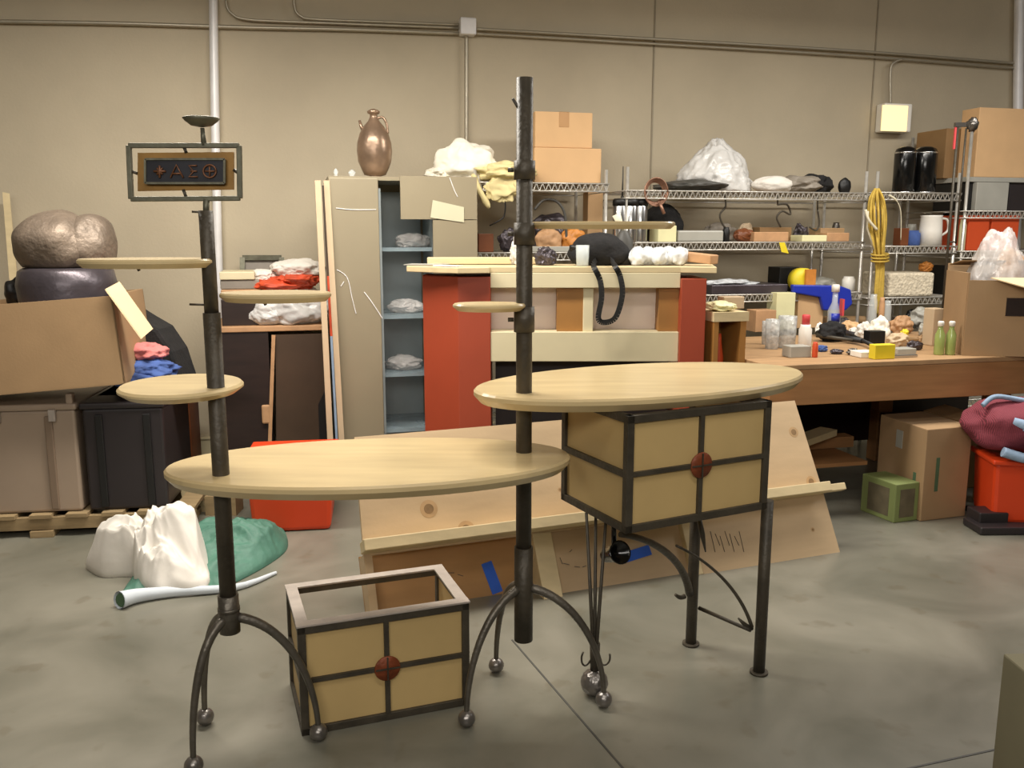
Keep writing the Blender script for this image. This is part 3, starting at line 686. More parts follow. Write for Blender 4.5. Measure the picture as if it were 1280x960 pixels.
wbox('storage_box', 'orange_wood', 276, 326, 362, zb + .002, .56, .34, 'thin orange-brown wooden slab stacked on the dark box', 'board')
zb2 = wp(301, 362, .56).z
wbox('storage_box', 'taupe', 275, 324, 350, zb2 + .002, .55, .3, 'grey-brown flat box in the stack behind the left post', 'box')
zb3 = wp(299, 350, .55).z
wbox('storage_box', 'cream_paint', 274, 318, 340, zb3 + .002, .56, .3, 'pale cream slab on top of the stack behind the left post', 'board')
t = thing('picture_frame', wp(328, 345, .15), 'olive wooden picture frame standing against the wall behind the bags', 'frame')
fr = M(); c_ = [wp(303, 322, .12), wp(352, 322, .12), wp(352, 400, .2), wp(303, 400, .2)]
for i in range(4): fr.beam(c_[i], c_[(i + 1) % 4], .03, .03, up=tuple(N))
fr.build('frame', 'verdigris', t); M().prism([p - N * .01 for p in c_], -N * .006).build('picture', 'taupe', t)
bc = wp(358, 375, .45)
bb = M().blob(V3((bc.x + .03, bc.y, zz + .09)), (.22, .17, .12), 11, .14, 1.5, .5, flat=zz + .002).blob(V3((bc.x - .09, bc.y - .08, zz + .06)), (.12, .1, .075), 12, .15, 1.6, .5, flat=zz + .002)
tag(bb.build('plastic_bag', 'poly_bag'), 'crumpled white plastic bag on the low dark cabinet', 'bag')
oo = M().blob(V3((bc.x - .03, bc.y - .02, zz + .215)), (.17, .13, .05), 13, .15, 1.6, .5, rz=.3).blob(V3((bc.x + .09, bc.y - .03, zz + .25)), (.12, .1, .04), 17, .15, 1.6, .5, rz=.2)
tag(oo.build('plastic_bag', 'orange_cloth'), 'orange-red printed plastic bag between the white bags', 'bag')
ww = M().blob(V3((bc.x + .07, bc.y + .02, zz + .31)), (.15, .12, .06), 14, .12, 1.6, .4, rz=.1).blob(V3((bc.x - .12, bc.y - .02, zz + .27)), (.08, .06, .04), 15, .12, 1.6, .4, rz=-.5)
tag(ww.build('white_bundle', 'white_cloth'), 'bright white folded cloth on top of the orange-red bag', 'cloth')

# tall locker -------------------------------------------------------------
LO = .92                       # front face offset from wall
ub0, ub1 = wu(413, 300, LO), wu(596, 300, LO)
LZ = wp(500, 221, LO).z; LD = .5
lk = thing('metal_locker', W((ub0 + ub1) / 2, LO - LD / 2, 0), 'tall grey-beige metal locker with an open bay of shelves', 'locker')
wl = ub1 - ub0; th = .02
um1 = wu(474, 300, LO); um2 = wu(500, 240, LO); um3 = wu(541, 300, LO)
sh = M()
sh.box(W(ub0 + .01, LO - LD / 2, LZ / 2), (.02, LD, LZ), WA).box(W(ub1 - .01, LO - LD / 2, LZ / 2), (.02, LD, LZ), WA)
sh.box(W((ub0 + ub1) / 2, LO - LD / 2, LZ - .01), (wl - .04, LD, .02), WA).box(W((ub0 + ub1) / 2, LO - LD / 2, .05), (wl - .04, LD, .1), WA)
sh.box(W((ub0 + ub1) / 2, LO - LD + .01, LZ / 2), (wl - .04, .02, LZ - .04), WA)
sh.build('shell', 'locker', lk)
M().box(W((ub0 + um1) / 2, LO + .006, LZ / 2), (um1 - ub0, .018, LZ - .02), WA).build('door', 'locker', lk, bevel=.004)['label'] = 'left door panel'
zn = wp(520, 275, LO).z
o = M().box(W((um2 + ub1) / 2, LO + .006, (zn + LZ) / 2 + .004), (ub1 - um2, .018, LZ - zn), WA).box(W((um3 + ub1) / 2, LO + .006, zn / 2), (ub1 - um3, .018, zn), WA).build('door', 'locker', lk)
o['label'] = 'right L-shaped front panel'
M().box(W(um1 + .01, LO - LD / 2, LZ / 2), (.012, LD - .06, LZ - .12), WA).box(W(um3 + .02, LO - LD / 2, LZ / 2), (.012, LD - .06, LZ - .12), WA).box(W((um1 + um3) / 2, LO - LD + .03, LZ / 2), (um3 - um1, .01, LZ - .12), WA).build('bay_lining', 'locker_inside', lk)
for py in (312, 397, 470, 540):
    z = wp(508, py, LO).z; M().box(W((um1 + um3) / 2 + .01, LO - LD / 2 - .01, z), (um3 - um1 - .015, LD - .08, .02), WA).build('bay_shelf', 'shelf_glass', lk)
pa = [wp(541, 250, LO + .02), wp(580, 259, LO + .02), wp(580, 278, LO + .02), wp(538, 272, LO + .02)]
M().prism([p for p in pa], -N * .002).build('paper_note', 'paper_tan', lk)
scr = M()
for ps in (((421, 337), (434, 347), (440, 372), (445, 392)), ((455, 365), (465, 378), (478, 398)), ((420, 260), (440, 262), (470, 262)), ((562, 222), (568, 238), (572, 246)), ((430, 352), (426, 358))):
    scr.tube(catmull([wp(x, y, LO + .017) for x, y in ps], 4), .0022, 5)
scr.build('scratches', 'pipe_paint', lk)
# loose things within the locker bay
for i, (px, py) in enumerate(((520, 258), (512, 345), (508, 425))):
    zq = wp(508, (312, 397, 470)[i], LO).z + .011
    tag(M().blob(W(wu(px - 4, py, LO - .2), LO - .22, zq + .03), (.10, .09, .045), 20 + i, .15, 1.6, .5, flat=zq).build('plastic_bag', 'clear_bag'), ['clear crumpled bag on the top shelf of the locker bay', 'clear crumpled bag on the second shelf of the locker bay', 'clear crumpled bag on the third shelf of the locker bay'][i], 'bag')
# slim frames leaning on the locker's left side
t = thing('pale_casing', W(ub0 - .08, LO - .1, 0), 'tall narrow pale wooden frame leaning against the left side of the locker', 'frame')
M().beam(wp(413, 556, LO + .10), wp(397, 226, LO + .03), .045, .03, up=tuple(T)).build('stile', 'peach', t)
M().beam(wp(427, 556, LO + .06), wp(408, 226, LO - .0), .04, .03, up=tuple(T)).build('stile', 'peach', t)
M().beam(wp(404, 232, LO + .01), wp(410, 345, LO + .03), .022, .012, up=tuple(T)).build('slit_shade', 'dark_wood_side', t)  # dark strip painted in for the shade of the slit between stiles
M().beam(wp(410, 345, LO + .03), wp(414, 420, LO + .04), .022, .012, up=tuple(T)).build('red_strip', 'orange_cloth', t)
M().beam(wp(414, 420, LO + .04), wp(421, 556, LO + .06), .022, .012, up=tuple(T)).build('blue_strip', 'blue_cloth', t)

# vase on the locker
vc = W(wu(469, 222, LO - .2), LO - .2, LZ)
prof = []
sV = .36 / 92
for (x, y) in ((12, 0), (15, 2), (18, 8), (23, 20), (24.5, 34), (23.5, 46), (20, 58), (14, 68), (8, 75), (5.5, 80), (5, 84), (8, 85), (9, 88), (6, 90), (3, 91), (0, 92)): prof.append((x * sV, .012 + y * sV))
t = thing('bronze_vase', vc, 'hammered bronze ewer vase with a short neck, standing on the locker', 'vase')
M().lathe([(.035, .001), (.05, .002), (.05, .01), (.03, .013)] + prof[1:], vc, 36).build('vase_body', 'bronze', t)
M().tube([vc + V3((-.05, -.0, .24)), vc + V3((-.07, -.0, .28)), vc + V3((-.078, 0, .31))], [.014, .009, .007], 10).build('spout', 'bronze', t)
M().tube(catmull([vc + V3((.02, 0, .32)), vc + V3((.05, 0, .325)), vc + V3((.07, 0, .29)), vc + V3((.075, 0, .24))], 5), .007, 8).build('vase_handle', 'bronze', t)
for px, hh, rr, lab in ((440, .045, .022, 'clear glass ornament on the locker beside the vase'), (420, .05, .014, 'tiny clear glass stopper near the left corner of the locker top')):
    c_ = W(wu(px, 220, LO - .15), LO - .15, LZ)
    tag(M().lathe([(rr, .0), (rr * .6, hh * .3), (rr, hh * .6), (rr * .4, hh * .9), (0, hh)], c_, 14).build('glass_ornament', 'glass'), lab, 'ornament')

# ================================================================== DISPLAY COUNTER (red ends, cream middle)
KY = 4.25
ka = math.radians(3)
def KX(px, y=KY): return at(px, 340, y).x
kz = at(700, 341, KY).z
zc0, zc1 = at(740, 452, KY).z, kz
dc = thing('display_counter', (KX(700), KY + .3, 0), 'reception counter with brick-red end pillars and a cream cubby front', 'counter')
x0, x1 = KX(613), KX(851); kd = .36
fm = M()
def kb(xa, xb, za, zb_, ya=KY, dd=kd): return ((xa + xb) / 2, ya + dd / 2, (za + zb_) / 2), (xb - xa, dd, zb_ - za)
z_op1 = at(700, 360, KY).z; z_op0 = at(700, 415, KY).z
for args in ((x0, x1, z_op1, zc1), (x0, x1, zc0, z_op0)):
    c_, s_ = kb(*args); fm.box(c_, s_)
xm0, xm1 = KX(730), KX(743)
c_, s_ = kb(xm0, xm1, z_op0 - .001, z_op1 + .001); fm.box(c_, (s_[0], s_[1] - .05, s_[2]))
fm.build('cubby_front', 'cream_paint', dc, bevel=.003)
for xa, xb in ((KX(697), xm0), (KX(826), x1)):
    c_, s_ = kb(xa, xb, z_op0 + .001, z_op1 - .001, KY + .03, .10); M().box(c_, s_).build('divider', 'ochre_wood', dc)
c_, s_ = kb(x0, x1, z_op0, z_op1, KY + .13, .02); M().box(c_, s_).build('cubby_back', 'pinkish_back', dc)
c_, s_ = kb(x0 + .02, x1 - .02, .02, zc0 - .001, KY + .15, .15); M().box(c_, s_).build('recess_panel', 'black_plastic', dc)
# red ends (left one has two faces)
zr = at(570, 346, KY).z
lp = [V3((KX(528, 4.42), 4.42, 0)), V3((KX(572, 4.24), 4.24, 0)), V3((x0, KY - .005, 0)), V3((x0, KY + kd, 0)), V3((KX(528, 4.42), KY + kd, 0))]
M().prism(lp, (0, 0, zr)).build('end_pillar', 'red_paint', dc, bevel=.003)['label'] = 'wide left red pillar'
rp = [V3((x1, KY - .03, 0)), V3((KX(884, KY - .03), KY - .03, 0)), V3((KX(884), KY + kd, 0)), V3((x1, KY + kd, 0))]
M().prism(rp, (0, 0, at(868, 348, KY).z)).build('end_pillar', 'red_paint', dc, bevel=.003)['label'] = 'narrow right red pillar'
# countertop
zt0 = zr + .001; zt1 = at(560, 337, 4.2).z
tp = [V3((KX(508, 4.35), 4.36, 0)), V3((KX(572, 4.16), 4.16, 0)), V3((KX(612, 4.2), 4.2, 0)), V3((KX(612, 4.2), KY + .001, 0)), V3((x1, KY + .001, 0)), V3((KX(896, 4.2), 4.2, 0)), V3((KX(890, 4.64), 4.64, 0)), V3((KX(512, 4.64), 4.64, 0))]
M().prism([p + V3((0, 0, zc1 if i else zc1)) for i, p in enumerate(tp)], (0, 0, .028)).build('countertop', 'pine', dc, bevel=.003)
KT = zc1 + .03
def kitem(px, y): return V3((at(px, 330, y).x, y, KT))
# counter items
c_ = kitem(748, 4.46)
t = thing('camera_bag', c_, 'black camera bag on the counter with its strap hanging down the front', 'bag')
M().blob(c_ + V3((0, 0, .065)), (.15, .085, .09), 31, .08, 1.4, .15, flat=KT + .001, sub=4).build('bag_body', 'black_cloth', t)
M().tube(catmull([c_ + V3((-.12, -.02, .06)), c_ + V3((-.14, -.03, .09)), c_ + V3((-.10, -.04, .08))], 4), .012, 8).build('buckle_end', 'black', t)
st = [Q(746, 324, 4.4), Q(742, 332, 4.19), Q(750, 350, 4.18), Q(752, 372, 4.18), Q(748, 398, 4.18), Q(757, 403, 4.18), Q(770, 396, 4.18), Q(778, 368, 4.18), Q(775, 345, 4.18), Q(768, 331, 4.19), Q(765, 322, 4.4)]
sm = M(); cps = catmull(st, 6)
for i in range(len(cps) - 1):
    wdt = V3((.011, 0, 0)); d_ = V3((0, .002, 0)); a_, b_ = cps[i], cps[i + 1]
    tt_ = (b_ - a_); side = V3((tt_.z, 0, -tt_.x)); side = side.normalized() * .013 if side.length > 1e-6 else wdt
    sm.hexa([a_ - side, a_ + side, a_ + side + d_, a_ - side + d_], [b_ - side, b_ + side, b_ + side + d_, b_ - side + d_])
sm.build('shoulder_strap', 'black', t)
c_ = kitem(728, 4.34)
t = thing('drinking_glass', c_, 'small clear glass tumbler on the counter in front of the black bag', 'glass')
M().lathe([(.03, 0), (.034, .1), (.031, .1), (.028, .006), (0, .006)], c_, 20).build('tumbler', 'glass', t)
c_ = kitem(779, 4.5)
t = thing('teal_jar', c_, 'grey-green glass jar with a funnel stopper right of the black bag', 'jar')
M().lathe([(.045, 0), (.05, .03), (.048, .12), (.025, .16), (.02, .17), (0, .17)], c_, 20).build('jar_body', 'dark_grey', t)
M().cyl(c_ + V3((-.005, 0, .17)), c_ + V3((-.04, 0, .25)), .010, .022, 12).build('stopper', 'rope_white', t)
c_ = kitem(682, 4.45)
tag(M().blob(c_ + V3((0, 0, .035)), (.05, .05, .05), 33, .2, 3, .5, flat=KT + .001).build('crumpled_foil', 'gunmetal'), 'small dark crumpled foil lump on the counter beside the right post', 'foil')
c_ = kitem(647, 4.52)
tag(M().blob(c_ + V3((0, 0, .06)), (.035, .035, .075), 34, .2, 3, .4, flat=KT + .001).build('wrapped_bottle', 'poly_bag'), 'white plastic wrapped bottle left of the right post on the counter', 'bottle')
bbm = M()
for k in range(5):
    c_ = kitem(797 + k * 13, 4.42 + .03 * (k % 2)); bbm.blob(c_ + V3((0, 0, .042)), (.045, .06, .05), 40 + k, .1, 2, .1, flat=KT + .001, sub=4)
tag(bbm.build('bubble_wrap', 'bubble'), 'lumpy roll of bubble wrap lying on the right end of the counter', 'bubble wrap')
tag(M().beam(kitem(838, 4.5) + V3((0, 0, .05)), kitem(893, 4.32) + V3((0, 0, .03)), .07, .045).build('wood_block', 'orange_wood', bevel=.005), 'wooden block at the right end of the counter past the bubble wrap', 'wood')
for k, (px, y, w, d_, rz, lab) in enumerate(((560, 4.27, .14, .05, -.5, 'white paper slip at the front left corner of the counter'), (534, 4.45, .2, .14, -.2, 'grey printed leaflet at the left end of the counter'))):
    c_ = kitem(px, y); tag(M().box(c_ + V3((0, 0, .003)), (w, d_, .004), rz).build('paper_sheet', 'white_plastic' if k == 0 else 'grey_plastic'), lab, 'paper')
tag(M().box(kitem(610, 4.575) + V3((0, 0, .018)), (.62, .10, .034), ka).build('wood_plank', 'pine', bevel=.003), 'long pale plank lying along the back of the counter', 'board')

# small wooden cupboard right of the counter
so = 1.86
ua, ub = wu(892, 430, so), wu(933, 430, so); sz = wp(912, 396, so).z
t = thing('wooden_cupboard', W((ua + ub) / 2, so - .11, 0), 'small open wooden cupboard between the counter and the workbench', 'cupboard')
sh = M().box(W(ua + .012, so - .11, sz / 2), (.024, .22, sz), WA).box(W(ub - .02, so - .11, sz / 2), (.03, .22, sz), WA).box(W((ua + ub) / 2, so - .21, sz / 2), (ub - ua, .02, sz), WA)
sh.build('carcass', 'ochre_wood', t); M().box(W((ua + ub) / 2, so - .11, sz + .0), (ub - ua + .01, .23, .045), WA).build('cupboard_top', 'pine', t)
M().box(W((ua + ub) / 2, so - .11, sz - .4), (ub - ua - .06, .2, .02), WA).build('cupboard_shelf', 'ochre_wood', t)
zq = sz - .39
tag(M().lathe([(.022, 0), (.024, .18), (.012, .26), (.01, .3), (0, .3)], W(ua + .07, so - .08, zq), 14).build('red_bottle', 'orange_bin'), 'tall red bottle inside the small open cupboard', 'bottle')
tag(M().blob(W((ua + ub) / 2 - .02, so - .07, sz + .045), (.07, .06, .025), 51, .2, 2, .3, flat=sz + .024).build('folded_rag', 'cream_box'), 'folded pale yellow rag on the small cupboard', 'rag')
wbox('carton', 'peach', 905, 931, 371, sz + .024, so - .14, .07, 'small pinkish carton on the back of the small cupboard', 'carton')

# ================================================================== WIRE SHELVING
SHF, SHB = .66, .06
def wire_shelf(ua, ub, z, par):
    m = M()
    for zz_ in (z, z - .045):
        for off in (SHF, SHB): m.tube([W(ua, off, zz_), W(ub, off, zz_)], .005, 6)
        for u in (ua, ub): m.tube([W(u, SHF, zz_), W(u, SHB, zz_)], .0035, 6)
    n = int((ub - ua) / .028)
    for i in range(1, n):
        u = ua + (ub - ua) * i / n; m.tube([W(u, SHF, z), W(u, SHB, z)], .0028, 4, cap=False)
    k = int((ub - ua) / .036)
    for i in range(k):
        a = ua + (ub - ua) * i / k; b = ua + (ub - ua) * (i + 1) / k; mid = (a + b) / 2
        m.tube([W(a, SHF, z), W(mid, SHF, z - .045), W(b, SHF, z)], .0035, 4, cap=False)
    for off in (SHF - .2, SHF - .4): m.tube([W(ua, off, z - .006), W(ub, off, z - .006)], .003, 6)
    return m.build('wire_shelf', 'wire_chrome', par)
def unit(ua, ub, zs, ztop, label):
    t = thing('wire_shelving', W((ua + ub) / 2, (SHF + SHB) / 2, 0), label, 'shelving', 'chrome wire shelving units along the wall')
    for u in (ua + .014, ub - .014):
        for off in (SHF - .014, SHB + .014):
            o = M().cyl(W(u, off, 0.0), W(u, off, ztop), .0105, n=12).build('post', 'wire_chrome', t)
    for z in zs: wire_shelf(ua, ub, z, t)
    return t
zT1 = wp(950, 240, SHF).z; zM1 = wp(950, 303, SHF).z; zL1 = wp(950, 368, SHF).z
U1a, U1b = wu(781, 300, SHF), wu(1082, 300, SHF)
unit(U1a, U1b, (.25, zL1, zM1, zT1), wp(1080, 214, SHF).z, 'long chrome wire shelving unit behind the counter and workbench')
zT2 = wp(1140, 241, SHF).z; zM2 = wp(1140, 308, SHF).z; zL2 = wp(1140, 372, SHF).z
U2a, U2b = wu(1091, 300, SHF), wu(1197, 300, SHF)
unit(U2a, U2b, (.25, zL2, zM2, zT2), wp(1093, 214, SHF).z, 'narrow chrome wire shelving unit behind the yellow rope, holding the black flasks')
zT3 = wp(1240, 264, SHF).z; zM3 = wp(1240, 314, SHF).z; zL3 = zL2
U3a, U3b = wu(1203, 300, SHF), wu(1370, 300, SHF)
unit(U3a, U3b, (.25, zL3, zM3, zT3), wp(1206, 160, SHF).z, 'chrome wire shelving unit at the right edge under the stacked boxes')
zT0 = wp(690, 229, SHF).z; zM0 = wp(650, 316, SHF).z
U0a, U0b = wu(592, 300, SHF), wu(760, 300, SHF)
unit(U0a, U0b, (.3, .75, zM0, zT0), wp(757, 212, SHF).z, 'chrome wire shelving unit between the locker and the counter bag, holding two cartons')

def lbl(o, l): o['label'] = l; return o
def carton(px0, px1, pyt, z0, off, depth, m, label, tape_=True, rz=0):
    a, b = wu(px0, pyt, off), wu(px1, pyt, off); zt = wp((px0 + px1) / 2, pyt, off).z; c_ = W((a + b) / 2, off - depth / 2, z0)
    t = thing('cardboard_box', c_, label, 'box')
    M().box(c_ + V3((0, 0, (zt - z0) / 2)), (b - a, depth, zt - z0), WA + rz).build('box_body', m, t, bevel=.005)
    if tape_:
        M().box(c_ + V3((0, 0, zt - z0 + .0008)), (.06, depth + .003, .0016), WA + rz).box(c_ + N * (depth / 2 + .0012) + V3((0, 0, (zt - z0) * .78)), (.06, .002, (zt - z0) * .4), WA + rz).build('tape', 'tape', t)
    return t, zt
_, z_ = carton(668, 752, 185, zT0 + .004, .62, .42, 'cardboard_pale', 'lower of two tan cartons on the shelf right of the tall post', False)
carton(669, 741, 140, z_ + .002, .6, .36, 'cardboard_pale', 'upper of two tan cartons on the shelf right of the tall post')
# white rags on unit 0 top, left
c_ = W(wu(588, 210, .55), .5, zT0 + .004)
rg = M().blob(c_ + V3((-.02, 0, .10)), (.17, .16, .13), 61, .25, 1.8, .3, flat=zT0 + .004, sub=5).blob(c_ + V3((-.16, -.02, .05)), (.09, .1, .04), 62, .2, 2, .3, flat=zT0 + .004)
tag(rg.build('white_rag', 'bright_rag'), 'bright white bundled rag on the shelf above the locker edge', 'rag')
c2 = W(wu(628, 225, .64), .62, zT0 + .004)
rg = M().blob(c2 + V3((.02, 0, .055)), (.16, .12, .06), 63, .25, 2.2, .35, flat=zT0 + .004).blob(c2 + V3((.0, -.07, -.04)), (.10, .025, .07), 64, .25, 2.2, .3)
for dx in (-.13, .09): rg.tube(catmull([c2 + V3((dx - .03, -.06, .04)), c2 + V3((dx, -.08, -.04)), c2 + V3((dx + .06, -.085, -.15))], 5), [.016] * 8 + [.02, .016, .008], 8)
tag(rg.build('canvas_gloves', 'cream_strap'), 'cream canvas gloves and straps drooping over the shelf left of the tall post', 'gloves')
# things on unit 0 mid shelf
def zs(z): return z + .004
def blobi(name, m, px0, px1, pyt, z0, off, label, cat, seed, amp=.15, ridge=.2, dy=None, fr=2, pinch=None):
    a, b = wp(px0, pyt, off), wp(px1, pyt, off); w = (b - a).length; zt = wp((px0 + px1) / 2, pyt, off).z; h = zt - z0
    c_ = W((uof(a) + uof(b)) / 2, off - (dy or w * .3), z0)
    return tag(M().blob(c_ + V3((0, 0, h * .45)), (w / 2, dy or w * .3, h * .55), seed, amp, fr, ridge, flat=z0 + .001, rz=WA, pinch=pinch).build(name, m), label, cat)
def jar(name, m, px0, px1, pyt, z0, off, label, cat, prof=None, lid=None, group=None, frac=.85, lw=.92):
    a, b = wu(px0, pyt, off), wu(px1, pyt, off); r = (b - a) / 2; zt = wp((px0 + px1) / 2, pyt, off).z; h = zt - z0
    c_ = W((a + b) / 2, off - r, z0); prof = prof or [(.9, 0), (1, .03), (1, .8), (.8, .9), (.78, 1), (0, 1)]
    if lid:
        t = thing(name, c_, label, cat, group)
        M().lathe([(q * r, z * h * frac) for q, z in prof], c_, 20).build('body', m, t)
        M().lathe([(r * lw, h * frac), (r * lw, h * .96), (r * lw * .8, h), (0, h)], c_, 20).build('lid', lid, t)
        return t
    o = M().lathe([(q * r, z * h) for q, z in prof], c_, 20).build(name, m)
    return tag(o, label, cat, group)
wbox('small_box', 'brown_case', 598, 617, 292, zs(zM0), .6, .12, 'small brown box on the shelf above the plank on the counter', 'box')
tag(M().tube(catmull([wp(622, 232, .68), wp(631, 250, .69), wp(630, 270, .68), wp(620, 278, .68), wp(612, 282, .66)], 6), .004, 6).build('black_cable', 'black'), 'thin black cable hanging from the gloves above the counter', 'cable')
blobi('metal_clamp', 'gunmetal', 626, 646, 286, zs(zM0), .62, 'grey metal clamp on the shelf left of the tall post', 'clamp', 66, .3, .5)
blobi('sandal', 'gunmetal', 664, 712, 268, zs(zM0), .5, 'dark blue-grey shoe behind the thin shelf right of the tall post', 'shoe', 67, .2, .2)
tag(M().tube(catmull([wp(668, 262, .6), wp(680, 250, .6), wp(696, 252, .6), wp(706, 268, .6), wp(708, 300, .6)], 6), .008, 8).build('wire_hoop', 'dark_grey'), 'bent dark strap arching over the blue-grey shoe', 'strap')
blobi('clay_lump', 'orange_wood', 672, 705, 285, zs(zM0), .64, 'brown clay lump on the shelf behind the thin right shelf', 'lump', 68)
blobi('clay_lump', 'orange', 705, 735, 284, zs(zM0), .62, 'orange-yellow lump on the shelf left of the steel canisters', 'lump', 69)
wbox('flat_tray', 'grey_plastic', 665, 716, 308, zs(zM0), .64, .3, 'flat pale grey tray on the shelf behind the black bag', 'tray')
wbox('small_carton', 'cardboard_pale', 735, 754, 240, zs(zM0), .3, .1, 'upright tan carton strip behind the shelf post', 'carton')

# unit 1 mid shelf: canisters etc
for k, (px, ) in enumerate(((780,), (794,), (806,))):
    jar('steel_canister', 'chrome', px - 10, px + 7, 248, zs(zM1), .66 + .02 * (k % 2) - .01, ['leftmost of three tall chrome canisters behind the thin right shelf', 'middle of three tall chrome canisters behind the thin right shelf', 'rightmost of three tall chrome canisters behind the thin right shelf'][k], 'canister', lid='black', frac=.84, lw=1.06, prof=[(.98, 0), (1, .02), (1, .98), (.95, 1), (0, 1)])
t = thing('black_tote', wp(832, 300, .5), 'black bag standing on the shelf right of the chrome canisters', 'bag')
cB = W(wu(832, 270, .45), .4, zs(zM1)); zB_ = wp(832, 256, .45).z - zs(zM1)
M().blob(cB + V3((0, 0, zB_ * .45)), (.13, .14, zB_ * .56), 71, .08, 1.5, .12, flat=zs(zM1) + .001, rz=WA).build('bag_body', 'black_cloth', t)
co = M()
cw = wp(820, 240, .66)
for k in range(5):
    r = .06 + .006 * k; co.tube([cw + T * (r * math.cos(q) * .9) + V3((0, 0, r * math.sin(q))) + N * (.006 * k - .02) for q in [i * math.pi / 10 for i in range(21)]], .0045, 6)
co.tube([cw + V3((.02, -.01, -.06)), cw + V3((.05, -.02, -.13))], .01, 6)
tag(co.build('wire_coil', 'copper_wire'), 'coil of copper coloured wire hung on the shelf post beside the canisters', 'wire coil')
tag(M().cyl(wp(778, 245, .5), wp(779, 208, .5), .006, .003, 8).cyl(V3(wp(778, 245, .5)), W(uof(wp(778, 245, .5)), .5, zs(zM1)), .01, n=8).build('metal_spike', 'dark_grey'), 'thin dark metal spike rising behind the canisters', 'spike')
blobi('white_plastic_sheet', 'poly_bag', 862, 974, 172, zs(zT1), .62, 'tall heap of white plastic sheeting on the top shelf', 'plastic', 72, .12, .6, dy=.24, fr=1.4, pinch=.35)
blobi('dark_tarp', 'dark_grey', 838, 925, 223, zs(zT1), .66, 'dark grey folded tarp on the top shelf under the white plastic', 'tarp', 73, .15, .3, dy=.2)
blobi('rolled_towel', 'white_cloth', 950, 1000, 219, zs(zT1), .62, 'white rolled towel on the top shelf right of the white plastic heap', 'towel', 74, .06, .1, dy=.08)
blobi('grey_bag', 'taupe', 988, 1040, 218, zs(zT1), .64, 'grey-brown bag slumped on the top shelf', 'bag', 75, .15, .2, dy=.16)
blobi('black_bag', 'black_cloth', 1012, 1052, 218, zs(zT1), .55, 'black bag behind the grey-brown bag on the top shelf', 'bag', 76, .2, .2, dy=.14)
blobi('black_ball', 'black', 1052, 1067, 222, zs(zT1), .5, 'small black ball at the right end of the long top shelf', 'ball', 77, .05, 0)
# hooks under the top shelf
for k, pts in enumerate((((906, 246), (907, 258), (900, 268), (902, 278), (906, 284)), ((1008, 258), (978, 254), (986, 256), (986, 270), (975, 264), (972, 276)), ((1022, 262), (1024, 280), (1020, 288), (1012, 284)))):
    if k == 1: pts = ((972, 256), (984, 256), (988, 268), (978, 264), (971, 272), (976, 284))
    tag(M().tube(catmull([wp(x, y, .6) for x, y in pts], 5), .006, 6).tube([wp(pts[0][0], 243, .6), wp(pts[0][0], pts[0][1], .6)], .005, 6).build('iron_hook', 'iron'), ['dark S-shaped iron hook hanging below the white plastic heap', 'curled iron hook hanging under the long top shelf beneath the white towel', 'short iron hook hanging under the long top shelf beneath the grey bag'][k], 'hook')
wbox('long_box', 'grey_plastic', 848, 905, 288, zs(zM1), .64, .14, 'long pale blue-grey box at the left of the middle shelf', 'box', bevel=.01)
wbox('small_carton', 'cream_box', 823, 846, 282, zs(zM1), .64, .14, 'pale small carton at the left end of the middle shelf', 'carton')
blobi('brown_bundle', 'taupe', 886, 925, 278, zs(zM1), .4, 'grey-brown bundle on the middle shelf behind the pale box', 'bundle', 78)
blobi('red_cloth', 'brown_case', 922, 948, 286, zs(zM1), .6, 'dark red lump on the middle shelf', 'lump', 79)
blobi('pale_bundle', 'peach', 926, 944, 279, zs(zM1), .45, 'pale round bundle behind the dark red lump', 'bundle', 80)
jar('black_tin', 'black', 906, 914, 284, zs(zM1), .62, 'small black tin on the middle shelf left of the red lump', 'tin')
tg = 'wooden boards stacked on the middle shelf'
for k, (a, b, pt_, off, mm_, lab) in enumerate(((943, 986, 290, .64, 'orange_wood', 'orange-brown wooden slab on the middle shelf under the curled hook'), (950, 990, 284, .5, 'cardboard_dark', 'darker board behind the orange-brown slab on the middle shelf'), (1003, 1034, 294, .65, 'cream_box', 'pale yellow block on the middle shelf left of the stacked boards'), (1034, 1062, 291, .64, 'orange_wood', 'front orange board near the right end of the middle shelf'), (1026, 1056, 285, .45, 'cardboard_pale', 'rear tan board near the right end of the middle shelf'))):
    wbox('wood_board', mm_, a, b, pt_, zs(zM1), off, .14, lab, 'board')
blobi('wire_tangle', 'gunmetal', 996, 1012, 282, zs(zM1), .5, 'small tangle of dark wire between the boards', 'wire', 81, .4, .6)
jar('metal_cup', 'chrome_dark', 1044, 1052, 278, zs(zM1), .3, 'small metal cup behind the boards at the right of the middle shelf', 'cup')
tag(M().prism([wp(974, 303, .675), wp(981, 303, .675), wp(986, 317, .675), wp(977, 315, .675)], -N * .002).build('price_tag', 'yellow'), 'yellow paper tag hanging from the middle shelf edge', 'tag')
